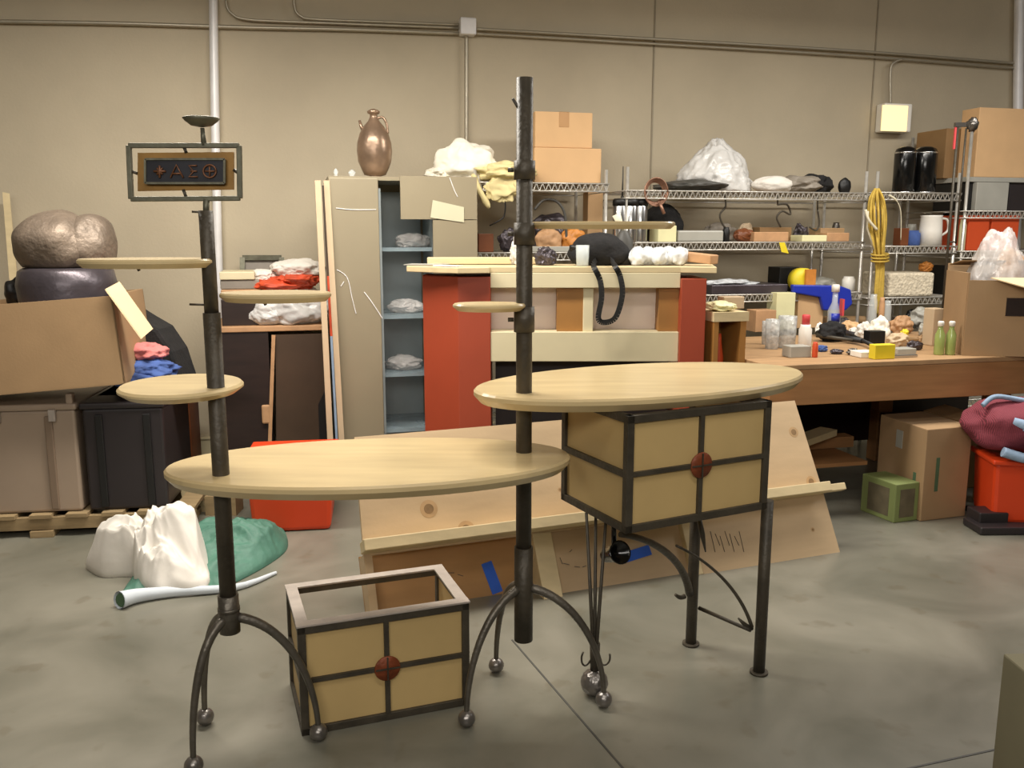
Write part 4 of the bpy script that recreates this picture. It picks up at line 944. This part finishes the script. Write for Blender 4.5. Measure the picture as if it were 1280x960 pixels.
# unit 1 low shelf
wbox('flat_tray', 'gunmetal', 890, 985, 356, zs(zL1), .64, .35, 'wide grey tray of glinting parts on the lower shelf', 'tray')
blobi('bubble_packet', 'bubble', 888, 950, 350, zs(zL1) + .045, .6, 'clear bubble packets on the grey tray of the lower shelf', 'packet', 82, .2, .5)
wbox('black_box', 'black', 975, 1000, 334, zs(zL1), .5, .15, 'black box on the lower shelf beside the yellow roll', 'box')
t = thing('yellow_reel', wp(1002, 360, .6), 'yellow and orange reel on the lower shelf beside the black box', 'reel')
cy = wp(1002, 349, .6); Rw = Matrix.Rotation(WA, 3, 'Z') @ Matrix.Rotation(math.pi / 2, 3, 'X')
M().lathe([(.025, -.04), (.078, -.04), (.078, .04), (.025, .04)], V3((cy.x, cy.y, zs(zL1) + .079)), 28, mx=Rw).build('rim', 'yellow', t)
M().box(V3((cy.x + .03, cy.y, zs(zL1) + .1)) + N * .045, (.07, .02, .1), WA).build('label_card', 'orange', t)
jar('white_cup', 'white_plastic', 1059, 1073, 346, zs(zL1), .58, 'white cup on the lower shelf left of the yellow rope', 'cup')
blobi('grey_bundle', 'grey_plastic', 1018, 1050, 347, zs(zL1), .5, 'grey wrapped bundle behind the blue sheet on the lower shelf', 'bundle', 83)
# blue plastic
bl = [wp(991, 356, .7), wp(1050, 357, .7), wp(1064, 362, .7), wp(1066, 380, .7), wp(1058, 388, .7), wp(1030, 388, .7), wp(1026, 372, .7), wp(992, 366, .7)]
tag(M().prism(bl, -N * .035).build('blue_sheet', 'blue_plastic', bevel=.008), 'bright blue plastic sheet folded over the lower shelf edge', 'plastic')

# unit 2
FL_ = [(.9, 0), (1, .02), (1, .86), (.86, .94), (.5, .985), (0, 1)]
for px0, px1, lab in ((1124, 1147, 'left of two tall black flasks on the top shelf'), (1149, 1174, 'right of two tall black flasks on the top shelf')):
    t_ = thing('black_flask', W(wu((px0 + px1) / 2, 210, .55), .45, zs(zT2)), lab, 'flask')
    a, b = wu(px0, 200, .55), wu(px1, 200, .55); r = (b - a) / 2; zt = wp(px0, 181, .55).z; c_ = W((a + b) / 2 + .03, .55 - r, zs(zT2)); h = zt - c_.z
    M().lathe([(q * r, z * h) for q, z in FL_], c_, 24).build('flask_body', 'black_gloss', t_)
    M().lathe([(r * 1.02, h * .0), (r * 1.03, h * .03), (r * 1.0, h * .035)], c_, 24).build('chrome_band', 'chrome', t_)
    M().lathe([(r * 1.01, h * .84), (r * 1.02, h * .87), (r * .98, h * .875)], c_, 24).build('chrome_band', 'chrome', t_)
tag(M().tube(catmull([wp(1111, 244, .69), wp(1120, 250, .7), wp(1126, 265, .7), wp(1126, 300, .69)], 5), [.007] * 6 + [.003] * 10, 6).build('hanging_cord', 'rope_white'), 'thin white cord curling off the narrow shelf right of the rope', 'cord')
wbox('small_box', 'brown_case', 1127, 1137, 285, zs(zM2), .6, .08, 'small dark red box on the narrow middle shelf', 'box')
jar('glass_jar', 'denim', 1138, 1156, 288, zs(zM2), .6, 'squat blue-grey jar beside the small red box', 'jar')
jar('glass_jar', 'grey_plastic', 1139, 1150, 280, zs(zM2), .4, 'pale grey jar behind the blue-grey one', 'jar')
t = thing('white_pitcher', W(wu(1172, 300, .66), .6, zs(zM2)), 'white plastic pitcher with a looped handle on the narrow middle shelf', 'pitcher')
a, b = wu(1160, 300, .64), wu(1184, 300, .64); r = (b - a) / 2; c_ = W((a + b) / 2, .64 - r, zs(zM2)); h = wp(1172, 269, .64).z - c_.z
M().lathe([(r, 0), (r * .97, h * .5), (r * .9, h * .95), (r * .95, h), (0, h)], c_, 24).build('pitcher_body', 'white_plastic', t)
M().tube(catmull([c_ + T * r * .9 + V3((0, 0, h * .9)), c_ + T * (r + .05) + V3((0, 0, h * .85)), c_ + T * (r + .06) + V3((0, 0, h * .5)), c_ + T * (r * .98) + V3((0, 0, h * .3))], 6), .008, 8).build('pitcher_handle', 'white_plastic', t)
blobi('black_pouch', 'black_cloth', 1180, 1196, 264, zs(zM2), .4, 'black pouch behind the white pitcher', 'pouch', 84)
wbox('woven_basket', 'woven', 1113, 1169, 341, zs(zL2), .62, .3, 'cream woven basket on the lower shelf right of the rope', 'basket', bevel=.015)
zbk = wp(1140, 341, .62).z
c_ = W(wu(1163, 338, .55), .5, zbk)
tag(M().blob(c_ + V3((0, 0, .03)), (.045, .04, .035), 85, .2, 3, .3, flat=zbk + .001).build('orange_ornament', 'orange'), 'glossy orange lump sitting on the woven basket', 'ornament')
wbox('black_box', 'black', 1181, 1196, 332, zs(zL2), .5, .15, 'black box on the lower shelf right of the woven basket', 'box')

# unit 3
wbox('grey_deck', 'grey_plastic', 1222, 1262, 228, zs(zT3), .64, .3, 'pale grey electronic unit under the right carton', 'device')
wbox('black_deck', 'black', 1207, 1220, 228, zs(zT3), .6, .3, 'black electronic unit left of the pale grey one', 'device')
wbox('black_deck', 'black_plastic', 1263, 1330, 228, zs(zT3), .6, .3, 'black electronic unit right of the pale grey one', 'device')
zdk = wp(1240, 228, .64).z + .003
wbox('tray_lid', 'grey_plastic', 1208, 1330, 222, zdk, .62, .36, 'thin pale grey tray beneath the two cartons at the right', 'tray')
ztr = wp(1266, 222, .66).z + .002
t, _ = carton(1184, 1228, 161, ztr, .45, .3, 'cardboard_dark', 'darker carton on the right shelving behind the paler one', False)
t, _ = carton(1225, 1330, 136, ztr, .62, .16, 'cardboard_pale', 'big pale carton on top of the right shelving', False)
wbox('orange_crate', 'orange_bin', 1212, 1238, 269, zs(zM3), .64, .3, 'left orange-red bin on the right shelving', 'bin', group='orange bins on the right shelving')
wbox('orange_crate', 'orange_bin', 1241, 1275, 269, zs(zM3), .64, .3, 'right orange-red bin on the right shelving', 'bin', group='orange bins on the right shelving')
jar('white_jar', 'cream_box', 1204, 1211, 274, zs(zM3), .64, 'small cream jar left of the orange bins', 'jar')
# yellow rope hank hanging at the shelf posts
rp_ = M(); yo = .74; random.seed(3)
for k in range(15):
    dx = -10 + 20 * k / 14; j = random.uniform(-2, 2)
    pts = [wp(1096 + dx * .2, 236, yo), wp(1096 + dx * .8 + j, 250, yo + .02 * math.sin(k)), wp(1097 + dx + j, 275, yo + .03 * math.sin(k * 2)), wp(1098 + dx * .7, 305, yo + .03 * math.cos(k)), wp(1100 + dx * .45, 335, yo), wp(1099 + dx * .4 + j, 365, yo), wp(1098 + dx * .35, 392 + j * 3, yo)]
    rp_.tube(catmull(pts, 5), .0075, 7)
tr = thing('rope_hank', wp(1097, 392, yo), 'hank of yellow rope hanging from the shelf posts', 'rope')
rp_.build('rope_loops', 'rope_yellow', tr)
M().tube(catmull([wp(1082, 262, yo + .05), wp(1086, 275, yo + .06), wp(1096, 287, yo + .06)], 5), .009, 8).tube([wp(1085, 264, yo + .05), wp(1084, 285, yo + .03), wp(1092, 312, yo + .03)], .006, 8).build('white_strand', 'rope_white', tr)
bnd = M()
for z_px in (318, 322, 326): bnd.tube([wp(1100 + 11 * math.cos(q), z_px + 1.5 * math.sin(q), yo + .04 * math.sin(q)) for q in [i * math.pi / 8 for i in range(17)]], .006, 6)
bnd.build('rope_binding', 'rope_yellow', tr)
M().cyl(wp(1096, 237, yo), wp(1096, 237, SHF - .02), .006, n=8).build('hook', 'wire_chrome', tr)
# dark stand with clamp in front of shelving (stands on the bench)

# ================================================================== WORKBENCH
BF = 2.08; BB = 1.0; BZ = .785
bu0, bu1 = wu(962, 470, BF), wu(1400, 470, BF)
wb = thing('workbench', W((bu0 + bu1) / 2, (BF + BB) / 2, 0), 'heavy wooden workbench cluttered with tools at the right', 'workbench')
M().box(W((bu0 + bu1) / 2, (BF + BB) / 2, BZ - .012), (bu1 - bu0, BF - BB, .024), WA).build('bench_top', 'bench_top', wb, bevel=.003)
ap = M().box(W((bu0 + bu1) / 2, BF - .022, BZ - .025 - .085), (bu1 - bu0 - .01, .04, .17), WA).box(W((bu0 + bu1) / 2, BB + .022, BZ - .025 - .085), (bu1 - bu0 - .01, .04, .17), WA)
ap.build('apron', 'bench_wood', wb, bevel=.003)
ul = wu(1252, 500, BF)
for u, off in ((ul + .05, BF - .09), (bu0 + .06, BF - .09), (bu0 + .06, BB + .09), (ul + .05, BB + .09)):
    M().box(W(u, off, (BZ - .03) / 2), (.1, .09, BZ - .032), WA).build('leg', 'bench_wood', wb, bevel=.003)
ulb = wu(1092, 560, BF - .3)
M().box(W((bu0 + ulb) / 2, (BF + BB) / 2 - .1, .2), (ulb - bu0 - .1, BF - BB - .35, .02), WA).build('lower_shelf', 'bench_wood', wb)
M().box(W((bu0 + bu1) / 2, BB + .05, .42), (bu1 - bu0 - .02, .012, .6), WA).build('dark_backing', 'dark_wood', wb)  # added dark sheet that stands in for the shade under the bench
def B(px, py, dz=0): return on(px, py, BZ + .001) + V3((0, 0, dz))
def bh(px, pyb, pyt):      # height of a thing whose foot is at pyb and top at pyt
    p = B(px, pyb); return max(.01, at(px, pyt, p.y).z - BZ - .001)
def bwid(px0, px1, pyb): return (B(px1, pyb) - B(px0, pyb)).length
def bbox(name, m, px0, px1, pyt, pyb, depth, label, cat, rz=0, group=None, bevel=.003):
    w = bwid(px0, px1, pyb); c_ = B((px0 + px1) / 2, pyb) + V3((0, depth / 2, 0)); h = bh((px0 + px1) / 2, pyb, pyt)
    return tag(M().box(c_ + V3((0, 0, h / 2)), (w, depth, h), WA + rz).build(name, m, bevel=bevel), label, cat, group)
def bjar(name, m, px0, px1, pyt, pyb, label, cat, lid=None, prof=None, group=None, frac=.85):
    r = bwid(px0, px1, pyb) / 2; c_ = B((px0 + px1) / 2, pyb) + V3((0, r, 0)); h = bh((px0 + px1) / 2, pyb, pyt)
    prof = prof or [(.9, 0), (1, .03), (1, .8), (.8, .9), (.78, 1), (0, 1)]
    t = thing(name, c_, label, cat, group)
    M().lathe([(q * r, z * h * (frac if lid else 1)) for q, z in prof], c_, 18).build('body', m, t)
    if lid: M().lathe([(r * .6, h * frac), (r * .62, h * .97), (r * .5, h), (0, h)], c_, 16).build('lid', lid, t)
    return t
def bblob(name, m, px0, px1, pyt, pyb, label, cat, seed, amp=.2, ridge=.3, dfrac=.35):
    w = bwid(px0, px1, pyb); c_ = B((px0 + px1) / 2, pyb) + V3((0, w * dfrac, 0)); h = bh((px0 + px1) / 2, pyb, pyt)
    return tag(M().blob(c_ + V3((0, 0, h * .45)), (w / 2, w * dfrac, h * .55), seed, amp, 2.2, ridge, flat=BZ + .001, rz=WA).build(name, m), label, cat)
# back row
bbox('wood_box', 'orange_wood', 940, 968, 388, 415, .12, 'small orange wooden box at the left back of the workbench', 'box')
bbox('cream_carton', 'cream_box', 965, 991, 366, 412, .12, 'pale yellow carton on the workbench under the wire shelf', 'carton')
bbox('cardboard_carton', 'cardboard_pale', 991, 1027, 368, 410, .14, 'tan carton on the workbench right of the pale yellow one', 'carton')
pr = [B(990, 406) + V3((0, 0, .03)), B(1080, 406) + V3((0, 0, .03))]
tag(M().tube(pr, .03, 16).build('cardboard_tube', 'cardboard_pale'), 'brown cardboard tube lying at the back of the workbench', 'tube')
# left group
for k, (x0_, x1_, yt, yb, lab) in enumerate(((953, 964, 402, 431, 'leftmost clear jar at the left end of the workbench'), (958, 976, 400, 437, 'wide clear plastic tub of small parts on the workbench'), (975, 998, 396, 436, 'second clear plastic tub beside the striped bottle'))):
    bjar('clear_tub', 'clear_tub', x0_, x1_, yt, yb, lab, 'tub', prof=[(.85, 0), (.9, .02), (1, 1), (.95, 1), (.85, .9), (0, .88)])
bbox('parts_grid', 'grey_plastic', 984, 1013, 433, 447, .08, 'ridged grey tray at the front edge of the workbench', 'tray')
bjar('striped_bottle', 'white_plastic', 1000, 1016, 394, 438, 'white bottle with a red top near the left of the workbench', 'bottle', lid='red_label', frac=.72)
bjar('orange_bottle', 'orange_bin', 1016, 1023, 428, 447, 'small orange bottle at the front edge of the workbench', 'bottle')
bblob('blue_scrap', 'denim', 1022, 1036, 432, 440, 'small blue scrap beside the orange bottle', 'scrap', 91)
# spray bottle
t = bjar('spray_bottle', 'glass', 1036, 1052, 356, 418, 'clear spray bottle with a blue band standing on the workbench', 'bottle', prof=[(.85, 0), (1, .04), (1, .55), (.45, .75), (.4, 1), (0, 1)], lid='white_plastic')
p_ = B(1044, 418); h_ = bh(1044, 418, 356)
M().cyl(p_ + V3((0, .03, h_ * .25)), p_ + V3((0, .03, h_ * .42)), .0325, n=20).build('blue_band', 'blue_plastic', t)
M().box(p_ + V3((.03, .0, h_ * .55)), (.012, .05, .1)).build('red_trigger', 'red_label', t)
# black tools pile
for k, (a_, b_, r_, m_) in enumerate((((1022, 420), (1078, 432), .018, 'black'), ((1030, 412), (1070, 424), .016, 'black_plastic'), ((1020, 427), (1066, 430), .012, 'iron'), ((1040, 418), (1092, 437), .012, 'black'))):
    tag(M().tube([B(*a_) + V3((0, 0, r_ + .012 * k)), B(*b_) + V3((0, 0, r_ + .008))], [r_, r_ * .8], 10).build('hand_tool', m_), ['thick black tool handle in the middle of the workbench', 'shorter black plastic tool behind the thick one on the workbench', 'slim iron tool in front of the black handles on the workbench', 'slim black tool pointing at the yellow note on the workbench'][k], 'tool')
bblob('black_pouch', 'black_cloth', 1026, 1062, 404, 428, 'black pouch under the tools on the workbench', 'pouch', 92)
bblob('brown_paper', 'cardboard_pale', 1052, 1078, 402, 420, 'tan crumpled paper behind the black tools', 'paper', 93)
bblob('white_rag', 'white_cloth', 1072, 1094, 404, 425, 'white crumpled rag in the middle of the workbench', 'rag', 94)
bblob('white_rag', 'bright_rag', 1090, 1116, 398, 426, 'bright white rag behind the black box on the workbench', 'rag', 95)
bbox('black_box', 'black', 1084, 1106, 414, 430, .06, 'small black box behind the yellow note on the workbench', 'box')
bbox('yellow_note', 'yellow', 1090, 1119, 431, 449, .05, 'bright yellow packet at the front edge of the workbench', 'packet')
bbox('white_papers', 'white_plastic', 1072, 1095, 440, 447, .09, 'flat white papers left of the yellow packet', 'paper')
bblob('peach_packet', 'peach', 1112, 1140, 418, 434, 'pale peach packet right of the black box', 'packet', 96)
bblob('grey_wrench', 'gunmetal', 1134, 1156, 427, 438, 'grey metal tool right of the peach packet', 'tool', 97, dfrac=.2)
bbox('flat_box', 'grey_plastic', 1118, 1145, 436, 443, .08, 'flat grey box right of the yellow packet', 'box')
bblob('tan_bag', 'orange_wood', 1116, 1146, 396, 418, 'small tan sack at the back of the workbench under the wire shelf', 'sack', 98)
bblob('grey_bundle', 'grey_plastic', 1142, 1180, 386, 412, 'grey wrapped bundle at the back of the workbench', 'bundle', 99)
bblob('rubber_lump', 'black', 1134, 1152, 388, 404, 'dark lump behind the grey wrapped bundle', 'lump', 100)
for k, (x0_, lab) in enumerate(((1170, 'left of two green-tinted bottles beside the open cardboard box'), (1184, 'right of two green-tinted bottles beside the open cardboard box'))):
    bjar('green_bottle', 'green_liquid', x0_, x0_ + 12, 402, 444, lab, 'bottle', lid='white_plastic', prof=[(.95, 0), (1, .03), (1, .7), (.5, .9), (.5, 1), (0, 1)])
bbox('carton_pack', 'peach', 1161, 1178, 386, 432, .08, 'tall narrow cream carton behind the green bottles', 'carton')
bjar('glass_vase', 'glass', 1086, 1096, 368, 416, 'slim clear glass vase behind the rope on the workbench', 'vase')
bjar('glass_vase', 'glass', 1104, 1114, 376, 416, 'slim clear glass beaker right of the slim vase on the workbench', 'vase')
bjar('brown_bottle', 'orange_wood', 1098, 1105, 372, 416, 'thin brown bottle between the clear glasses on the workbench', 'bottle')
random.seed(12)
extra = [('putty_knife', 'black_plastic', 1046, 1066, 398, 414, 'black knob behind the tan paper on the workbench', 'knob'), ('plaster_lump', 'white_cloth', 1062, 1076, 410, 422, 'small white plaster lump between tan paper and white rag', 'lump'),
 ('sponge', 'yellow', 1127, 1137, 412, 420, 'small yellow sponge right of the bright white rag', 'sponge'), ('grey_cloth', 'grey_plastic', 1150, 1166, 404, 420, 'grey cloth before the cream carton on the workbench', 'cloth'),
 ('metal_part', 'chrome_dark', 1060, 1074, 436, 444, 'small metal part left of the flat white papers', 'metal part'), ('metal_part', 'gunmetal', 1040, 1056, 437, 443, 'dark metal part at the front edge below the black tools', 'metal part'),
 ('clay_lump', 'bench_top', 1148, 1162, 420, 430, 'small tan clay lump left of the green bottles', 'lump'), ('white_cup', 'white_plastic', 1020, 1030, 404, 420, 'little white lump right of the red-topped bottle', 'lump')]
for k, (n_, m_, a_, b_, yt_, yb_, l_, c__) in enumerate(extra): bblob(n_, m_, a_, b_, yt_, yb_, l_, c__, 120 + k)
bbox('paint_tin', 'chrome_dark', 1118, 1128, 396, 412, .05, 'small grey tin behind the yellow sponge', 'tin')
bbox('ruler', 'chrome', 1102, 1150, 444, 447, .03, 'thin metal ruler along the front edge of the workbench', 'ruler')
bbox('brown_packet', 'cardboard_dark', 1128, 1148, 424, 431, .06, 'flat brown packet behind the grey metal tool', 'packet')
# clamp stand
st_ = B(1176, 416); zt_ = at(1176, 156, st_.y).z
t = thing('clamp_stand', st_, 'thin dark metal stand with a clamp on top behind the green bottles', 'stand')
M().cyl(st_ + V3((0, 0, .015)), V3((st_.x, st_.y, zt_)), .008, n=10).cyl(V3((st_.x + .045, st_.y, 1.33)), V3((st_.x + .05, st_.y, zt_ - .02)), .006, n=10).cyl(V3((st_.x, st_.y, 1.34)), V3((st_.x + .05, st_.y, 1.34)), .005, n=8).build('pole', 'iron', t)
M().box(st_ + V3((0, 0, .008)), (.16, .12, .014)).build('base', 'iron', t)
M().box(V3((st_.x + .03, st_.y, zt_)), (.1, .02, .025)).blob(V3((st_.x + .08, st_.y - .01, zt_ + .0)), (.03, .03, .04), 101, .3, 3, .5, sub=3).build('clamp', 'chrome_dark', t)
M().box(V3((st_.x - .014, st_.y, zt_ - .07)), (.01, .012, .14)).build('red_grip', 'red_label', t)
# large open cardboard box on the right of the bench
zbx = BZ + .001
f0 = B(1203, 444); f1 = f0 + V3((math.cos(-.18), math.sin(-.18), 0)) * .62
hb = at(1200, 332, f0.y).z - zbx
t = thing('cardboard_box', f0.lerp(f1, .5), 'large open cardboard box with a hand hole on the right end of the workbench', 'box')
R_ = Matrix.Rotation(-.18, 3, 'Z'); cX = f0.lerp(f1, .5) + R_ @ V3((0, .18, 0)); w_ = .62; d_ = .36
bx = M()
for c_, s_ in (((0, -d_ / 2, hb * .42), (w_, .01, hb * .84)), ((0, d_ / 2, hb * .5), (w_, .01, hb)), ((-w_ / 2, 0, hb * .46), (.01, d_, hb * .92)), ((w_ / 2, 0, hb * .46), (.01, d_, hb * .92)), ((0, 0, .006), (w_, d_, .01))): bx.box(cX + R_ @ V3(c_), s_, mx=R_)
bx.build('box_body', 'cardboard', t)
M().box(cX + R_ @ V3((-.07, -d_ / 2 - .006, hb * .55)), (.12, .004, .09), mx=R_).build('hand_hole', 'dark_wood', t)
flp = [cX + R_ @ V3(q) for q in ((-w_ / 2 + .05, d_ / 2, hb), (w_ / 2, d_ / 2, hb), (w_ / 2 + .02, d_ / 2 - .05, hb + .0), (-w_ / 2 + .02, d_ / 2 - .25, hb * .97))]
M().prism([cX + R_ @ V3(q) for q in ((-w_ / 2, d_ / 2 - .02, hb * .98), (w_ / 2, d_ / 2 - .02, hb * .98), (w_ / 2, d_ / 2 - .22, hb * 1.04), (-w_ / 2, d_ / 2 - .22, hb * 1.04))], V3((0, 0, .005))).build('box_flap', 'cardboard_dark', t)
M().prism([cX + R_ @ V3(q) for q in ((-w_ / 2 + .10, -d_ / 2, hb * .86), (w_ / 2, -d_ / 2, hb * .86), (w_ / 2, -d_ / 2 - .16, hb * .72), (.02, -d_ / 2 - .16, hb * .70))], V3((0, .0, .005))).build('box_flap', 'cardboard_flap', t)
cpb = cX + R_ @ V3((-.12, .0, 0))
tag(M().blob(V3((cpb.x, cpb.y, zbx + hb * .75)), (.17, .15, .28), 102, .15, 1.8, .3, sub=5, pinch=.7).build('plastic_bag', 'clear_bag'), 'clear plastic bag bulging out of the open cardboard box', 'bag')
tag(M().blob(V3((cpb.x + .05, cpb.y, zbx + hb * .75)), (.08, .08, .2), 103, .15, 1.8, .3, sub=4).build('peach_cloth', 'orange_wood'), 'tan item inside the clear bag in the open box', 'item')

# ================================================================== under / in front of the bench
f0 = on(1103, 641); 
def fbox(name, p0, p1, depth, h, m, label, cat, bevel=.006, parts=None):
    """p0,p1 = front bottom corners on the floor"""
    ang = math.atan2(p1.y - p0.y, p1.x - p0.x); w = (p1 - p0).length; c_ = (p0 + p1) / 2 + V3((-math.sin(ang), math.cos(ang), 0)) * depth / 2
    t = thing(name, V3((c_.x, c_.y, 0)), label, cat)
    M().box(V3((c_.x, c_.y, h / 2 + .001)), (w, depth, h), ang).build('box_body', m, t, bevel=bevel)
    R = Matrix.Rotation(ang, 3, 'Z'); return t, (lambda a, b, z: V3(((p0 + p1) / 2).to_tuple()) + R @ V3((a, b, 0)) + V3((0, 0, z))), R, w, ang
# corner-on moving box: front edge at px 1152
pA, pB_, pC = on(1103, 632), on(1150, 652), on(1206, 645)
ang = math.atan2(pC.y - pB_.y, pC.x - pB_.x); wB = .25
hB = at(1150, 537, pB_.y).z
dvec = (pA - pB_)
pA2 = V3((pA.x, pA.y + .10, 0))
t = thing('cardboard_box', (pA2 + pC) / 2, 'cardboard box with green print on the floor under the workbench', 'box')
pD = pA2 + (pC - pB_)
M().hexa([pB_, pC, pD, pA2], [p + V3((0, 0, hB)) for p in (pB_, pC, pD, pA2)]).build('box_body', 'cardboard', t, bevel=.004)
e1 = (pC - pB_).normalized(); n1 = V3((e1.y, -e1.x, 0)); e2 = (pB_ - pA2).normalized(); n2 = V3((e2.y, -e2.x, 0))
if n2.dot(V3((0, -1, 0))) < 0: n2 = -n2
gm = M()
gm.box(pB_ + e1 * .08 + n1 * .001 + V3((0, 0, hB * .5)), (.02, .002, .17), mx=Matrix((e1, -n1, V3((0, 0, 1)))).transposed())
gm.box(pA2.lerp(pB_, .82) + n2 * .001 + V3((0, 0, hB * .35)), (.02, .002, .14), mx=Matrix((e2, -n2, V3((0, 0, 1)))).transposed())
gm.box(pA2.lerp(pB_, .5) + n2 * .001 + V3((0, 0, hB * .3)), (.1, .002, .03), mx=Matrix((e2, -n2, V3((0, 0, 1)))).transposed())
gm.build('printing', 'green_ink', t)
M().box(pA2.lerp(pB_, .45) + n2 * .001 + V3((0, 0, hB * .8)), (.05, .002, .09), mx=Matrix((e2, -n2, V3((0, 0, 1)))).transposed()).build('sticker', 'grey_plastic', t)
M().prism([pC + V3((0, 0, hB)), pD + V3((0, 0, hB)), pD + V3((.12, .02, hB + .03)), pC + V3((.12, -.02, hB + .02))], V3((0, 0, .004))).build('box_flap', 'cardboard_dark', t)
# second carton right behind
pE = on(1196, 636); 
tag(M().box(pE + V3((.14, .50, .19)), (.26, .3, .38), WA).build('cardboard_box', 'cardboard_dark', bevel=.004), 'darker cardboard box behind the red bucket under the workbench', 'box')
# green box
gA, gB, gC = on(1078, 640), on(1117, 654), on(1146, 650)
gA = V3((gA.x, gA.y + .03, 0)); hG = at(1117, 606, gB.y).z; gD = gA + (gC - gB)
t = thing('green_box', (gA + gC) / 2, 'small olive green box with brown picture faces in front of the cardboard box', 'box')
M().hexa([gB, gC, gD, gA], [p + V3((0, 0, hG)) for p in (gB, gC, gD, gA)]).build('box_body', 'green_box', t, bevel=.004)
e1 = (gC - gB); e2 = (gB - gA); n1 = V3((e1.y, -e1.x, 0)).normalized(); n2 = V3((e2.y, -e2.x, 0)).normalized()
for a_, e_, n_ in ((gB, e1, n1), (gA, e2, n2)):
    M().prism([a_ + e_ * u + n_ * .0015 + V3((0, 0, hG * v)) for u, v in ((.2, .12), (.82, .12), (.82, .85), (.2, .85))], -n_ * .002).build('picture_panel', 'green_box_face', t)
# lumber & dark things beneath
tag(M().beam(on(1015, 602, .2) * 1 + V3((0, .35, .1)), V3((1.75, 4.75, .315)), .1, .035).build('lumber', 'pine'), 'pale board stored on the shelf beneath the workbench', 'board')
tag(M().beam(V3((1.42, 4.72, .245)), V3((1.9, 4.84, .245)), .09, .06).build('lumber', 'bench_wood'), 'brown timber stored beneath the pale board under the workbench', 'board')
tag(M().box(V3((2.5, 5.22, .16)), (.5, .16, .32), WA).build('dark_crate', 'dark_wood', bevel=.004), 'dark crate in the shade under the workbench', 'crate')
# red bucket + cloth
pr0, pr1 = on(1222, 655), on(1272, 664)
bin_((at(1252, 650, 4.2).x, 4.14, .03), .28, .28, .30, math.radians(-8), 'red_plastic', 'storage_bin', 'bright red plastic bin at the right edge draped with burgundy cloth', 'bin')
bt_ = at(1252, 590, 4.1); cx, cy_ = at(1268, 590, 4.12).x, 4.14
bz_ = .345
o = M().blob(V3((cx - .02, cy_, bz_ + .14)), (.21, .17, .13), 111, .12, 1.6, .12, sub=5, flat=bz_).blob(V3((cx + .12, cy_ + .02, bz_ + .11)), (.16, .16, .12), 112, .12, 1.8, .1, sub=4, flat=bz_).build('striped_garment', 'burgundy'); tag(o, 'burgundy ribbed garment piled on the bright red bin', 'cloth')
bl_ = M()
bl_.tube(catmull([V3((cx - .2, cy_ - .05, bz_ + .245)), V3((cx - .14, cy_ - .04, bz_ + .285)), V3((cx - .02, cy_ - .03, bz_ + .27)), V3((cx + .2, cy_ - .02, bz_ + .23))], 6), [.012] * 19, 8)
bl_.tube(catmull([V3((cx - .06, cy_ - .16, bz_ + .17)), V3((cx + .03, cy_ - .18, bz_ + .15)), V3((cx + .10, cy_ - .17, bz_ + .07)), V3((cx + .06, cy_ - .18, bz_ + .01)), V3((cx - .05, cy_ - .17, bz_ + .02)), V3((cx - .14, cy_ - .15, bz_ + .045))], 6), [.024] * 31, 10)
bl_.tube([V3((cx - .1, cy_ - .14, bz_ + .19)), V3((cx - .04, cy_ - .17, bz_ + .17)), V3((cx - .02, cy_ - .17, bz_ + .13))], [.02, .025, .01], 8)
tag(bl_.build('blue_garment', 'blue_cloth'), 'pale blue sleeve curled over the burgundy garment', 'cloth')
# black dolly under bucket
dk = M(); p_ = on(1230, 672)
dk.box(V3((cx - .06, 4.02, .02)), (.36, .16, .035), .02).box(V3((cx - .14, 4.07, .045)), (.14, .12, .08), .02)
tag(dk.build('black_case', 'black_plastic', bevel=.006), 'flat black hard case on the floor in front of the red bin', 'case')
tag(M().box(V3((cx + .02, 4.17, .014)), (.3, .26, .026), -.1).build('rubber_mat', 'black'), 'black mat under the bright red bin', 'mat')
# near box corner at bottom right
nz = .62
p_ = on(1258, 818, nz)
o = M().box(V3((p_.x + .2, p_.y - .14, nz / 2)), (.4, .3, nz), .02).build('cardboard_box', 'olive_card', bevel=.004)
tag(o, 'olive brown carton corner close to the viewer at the lower right', 'box')

for o in bpy.data.objects:
    if '_o' in o: del o['_o']
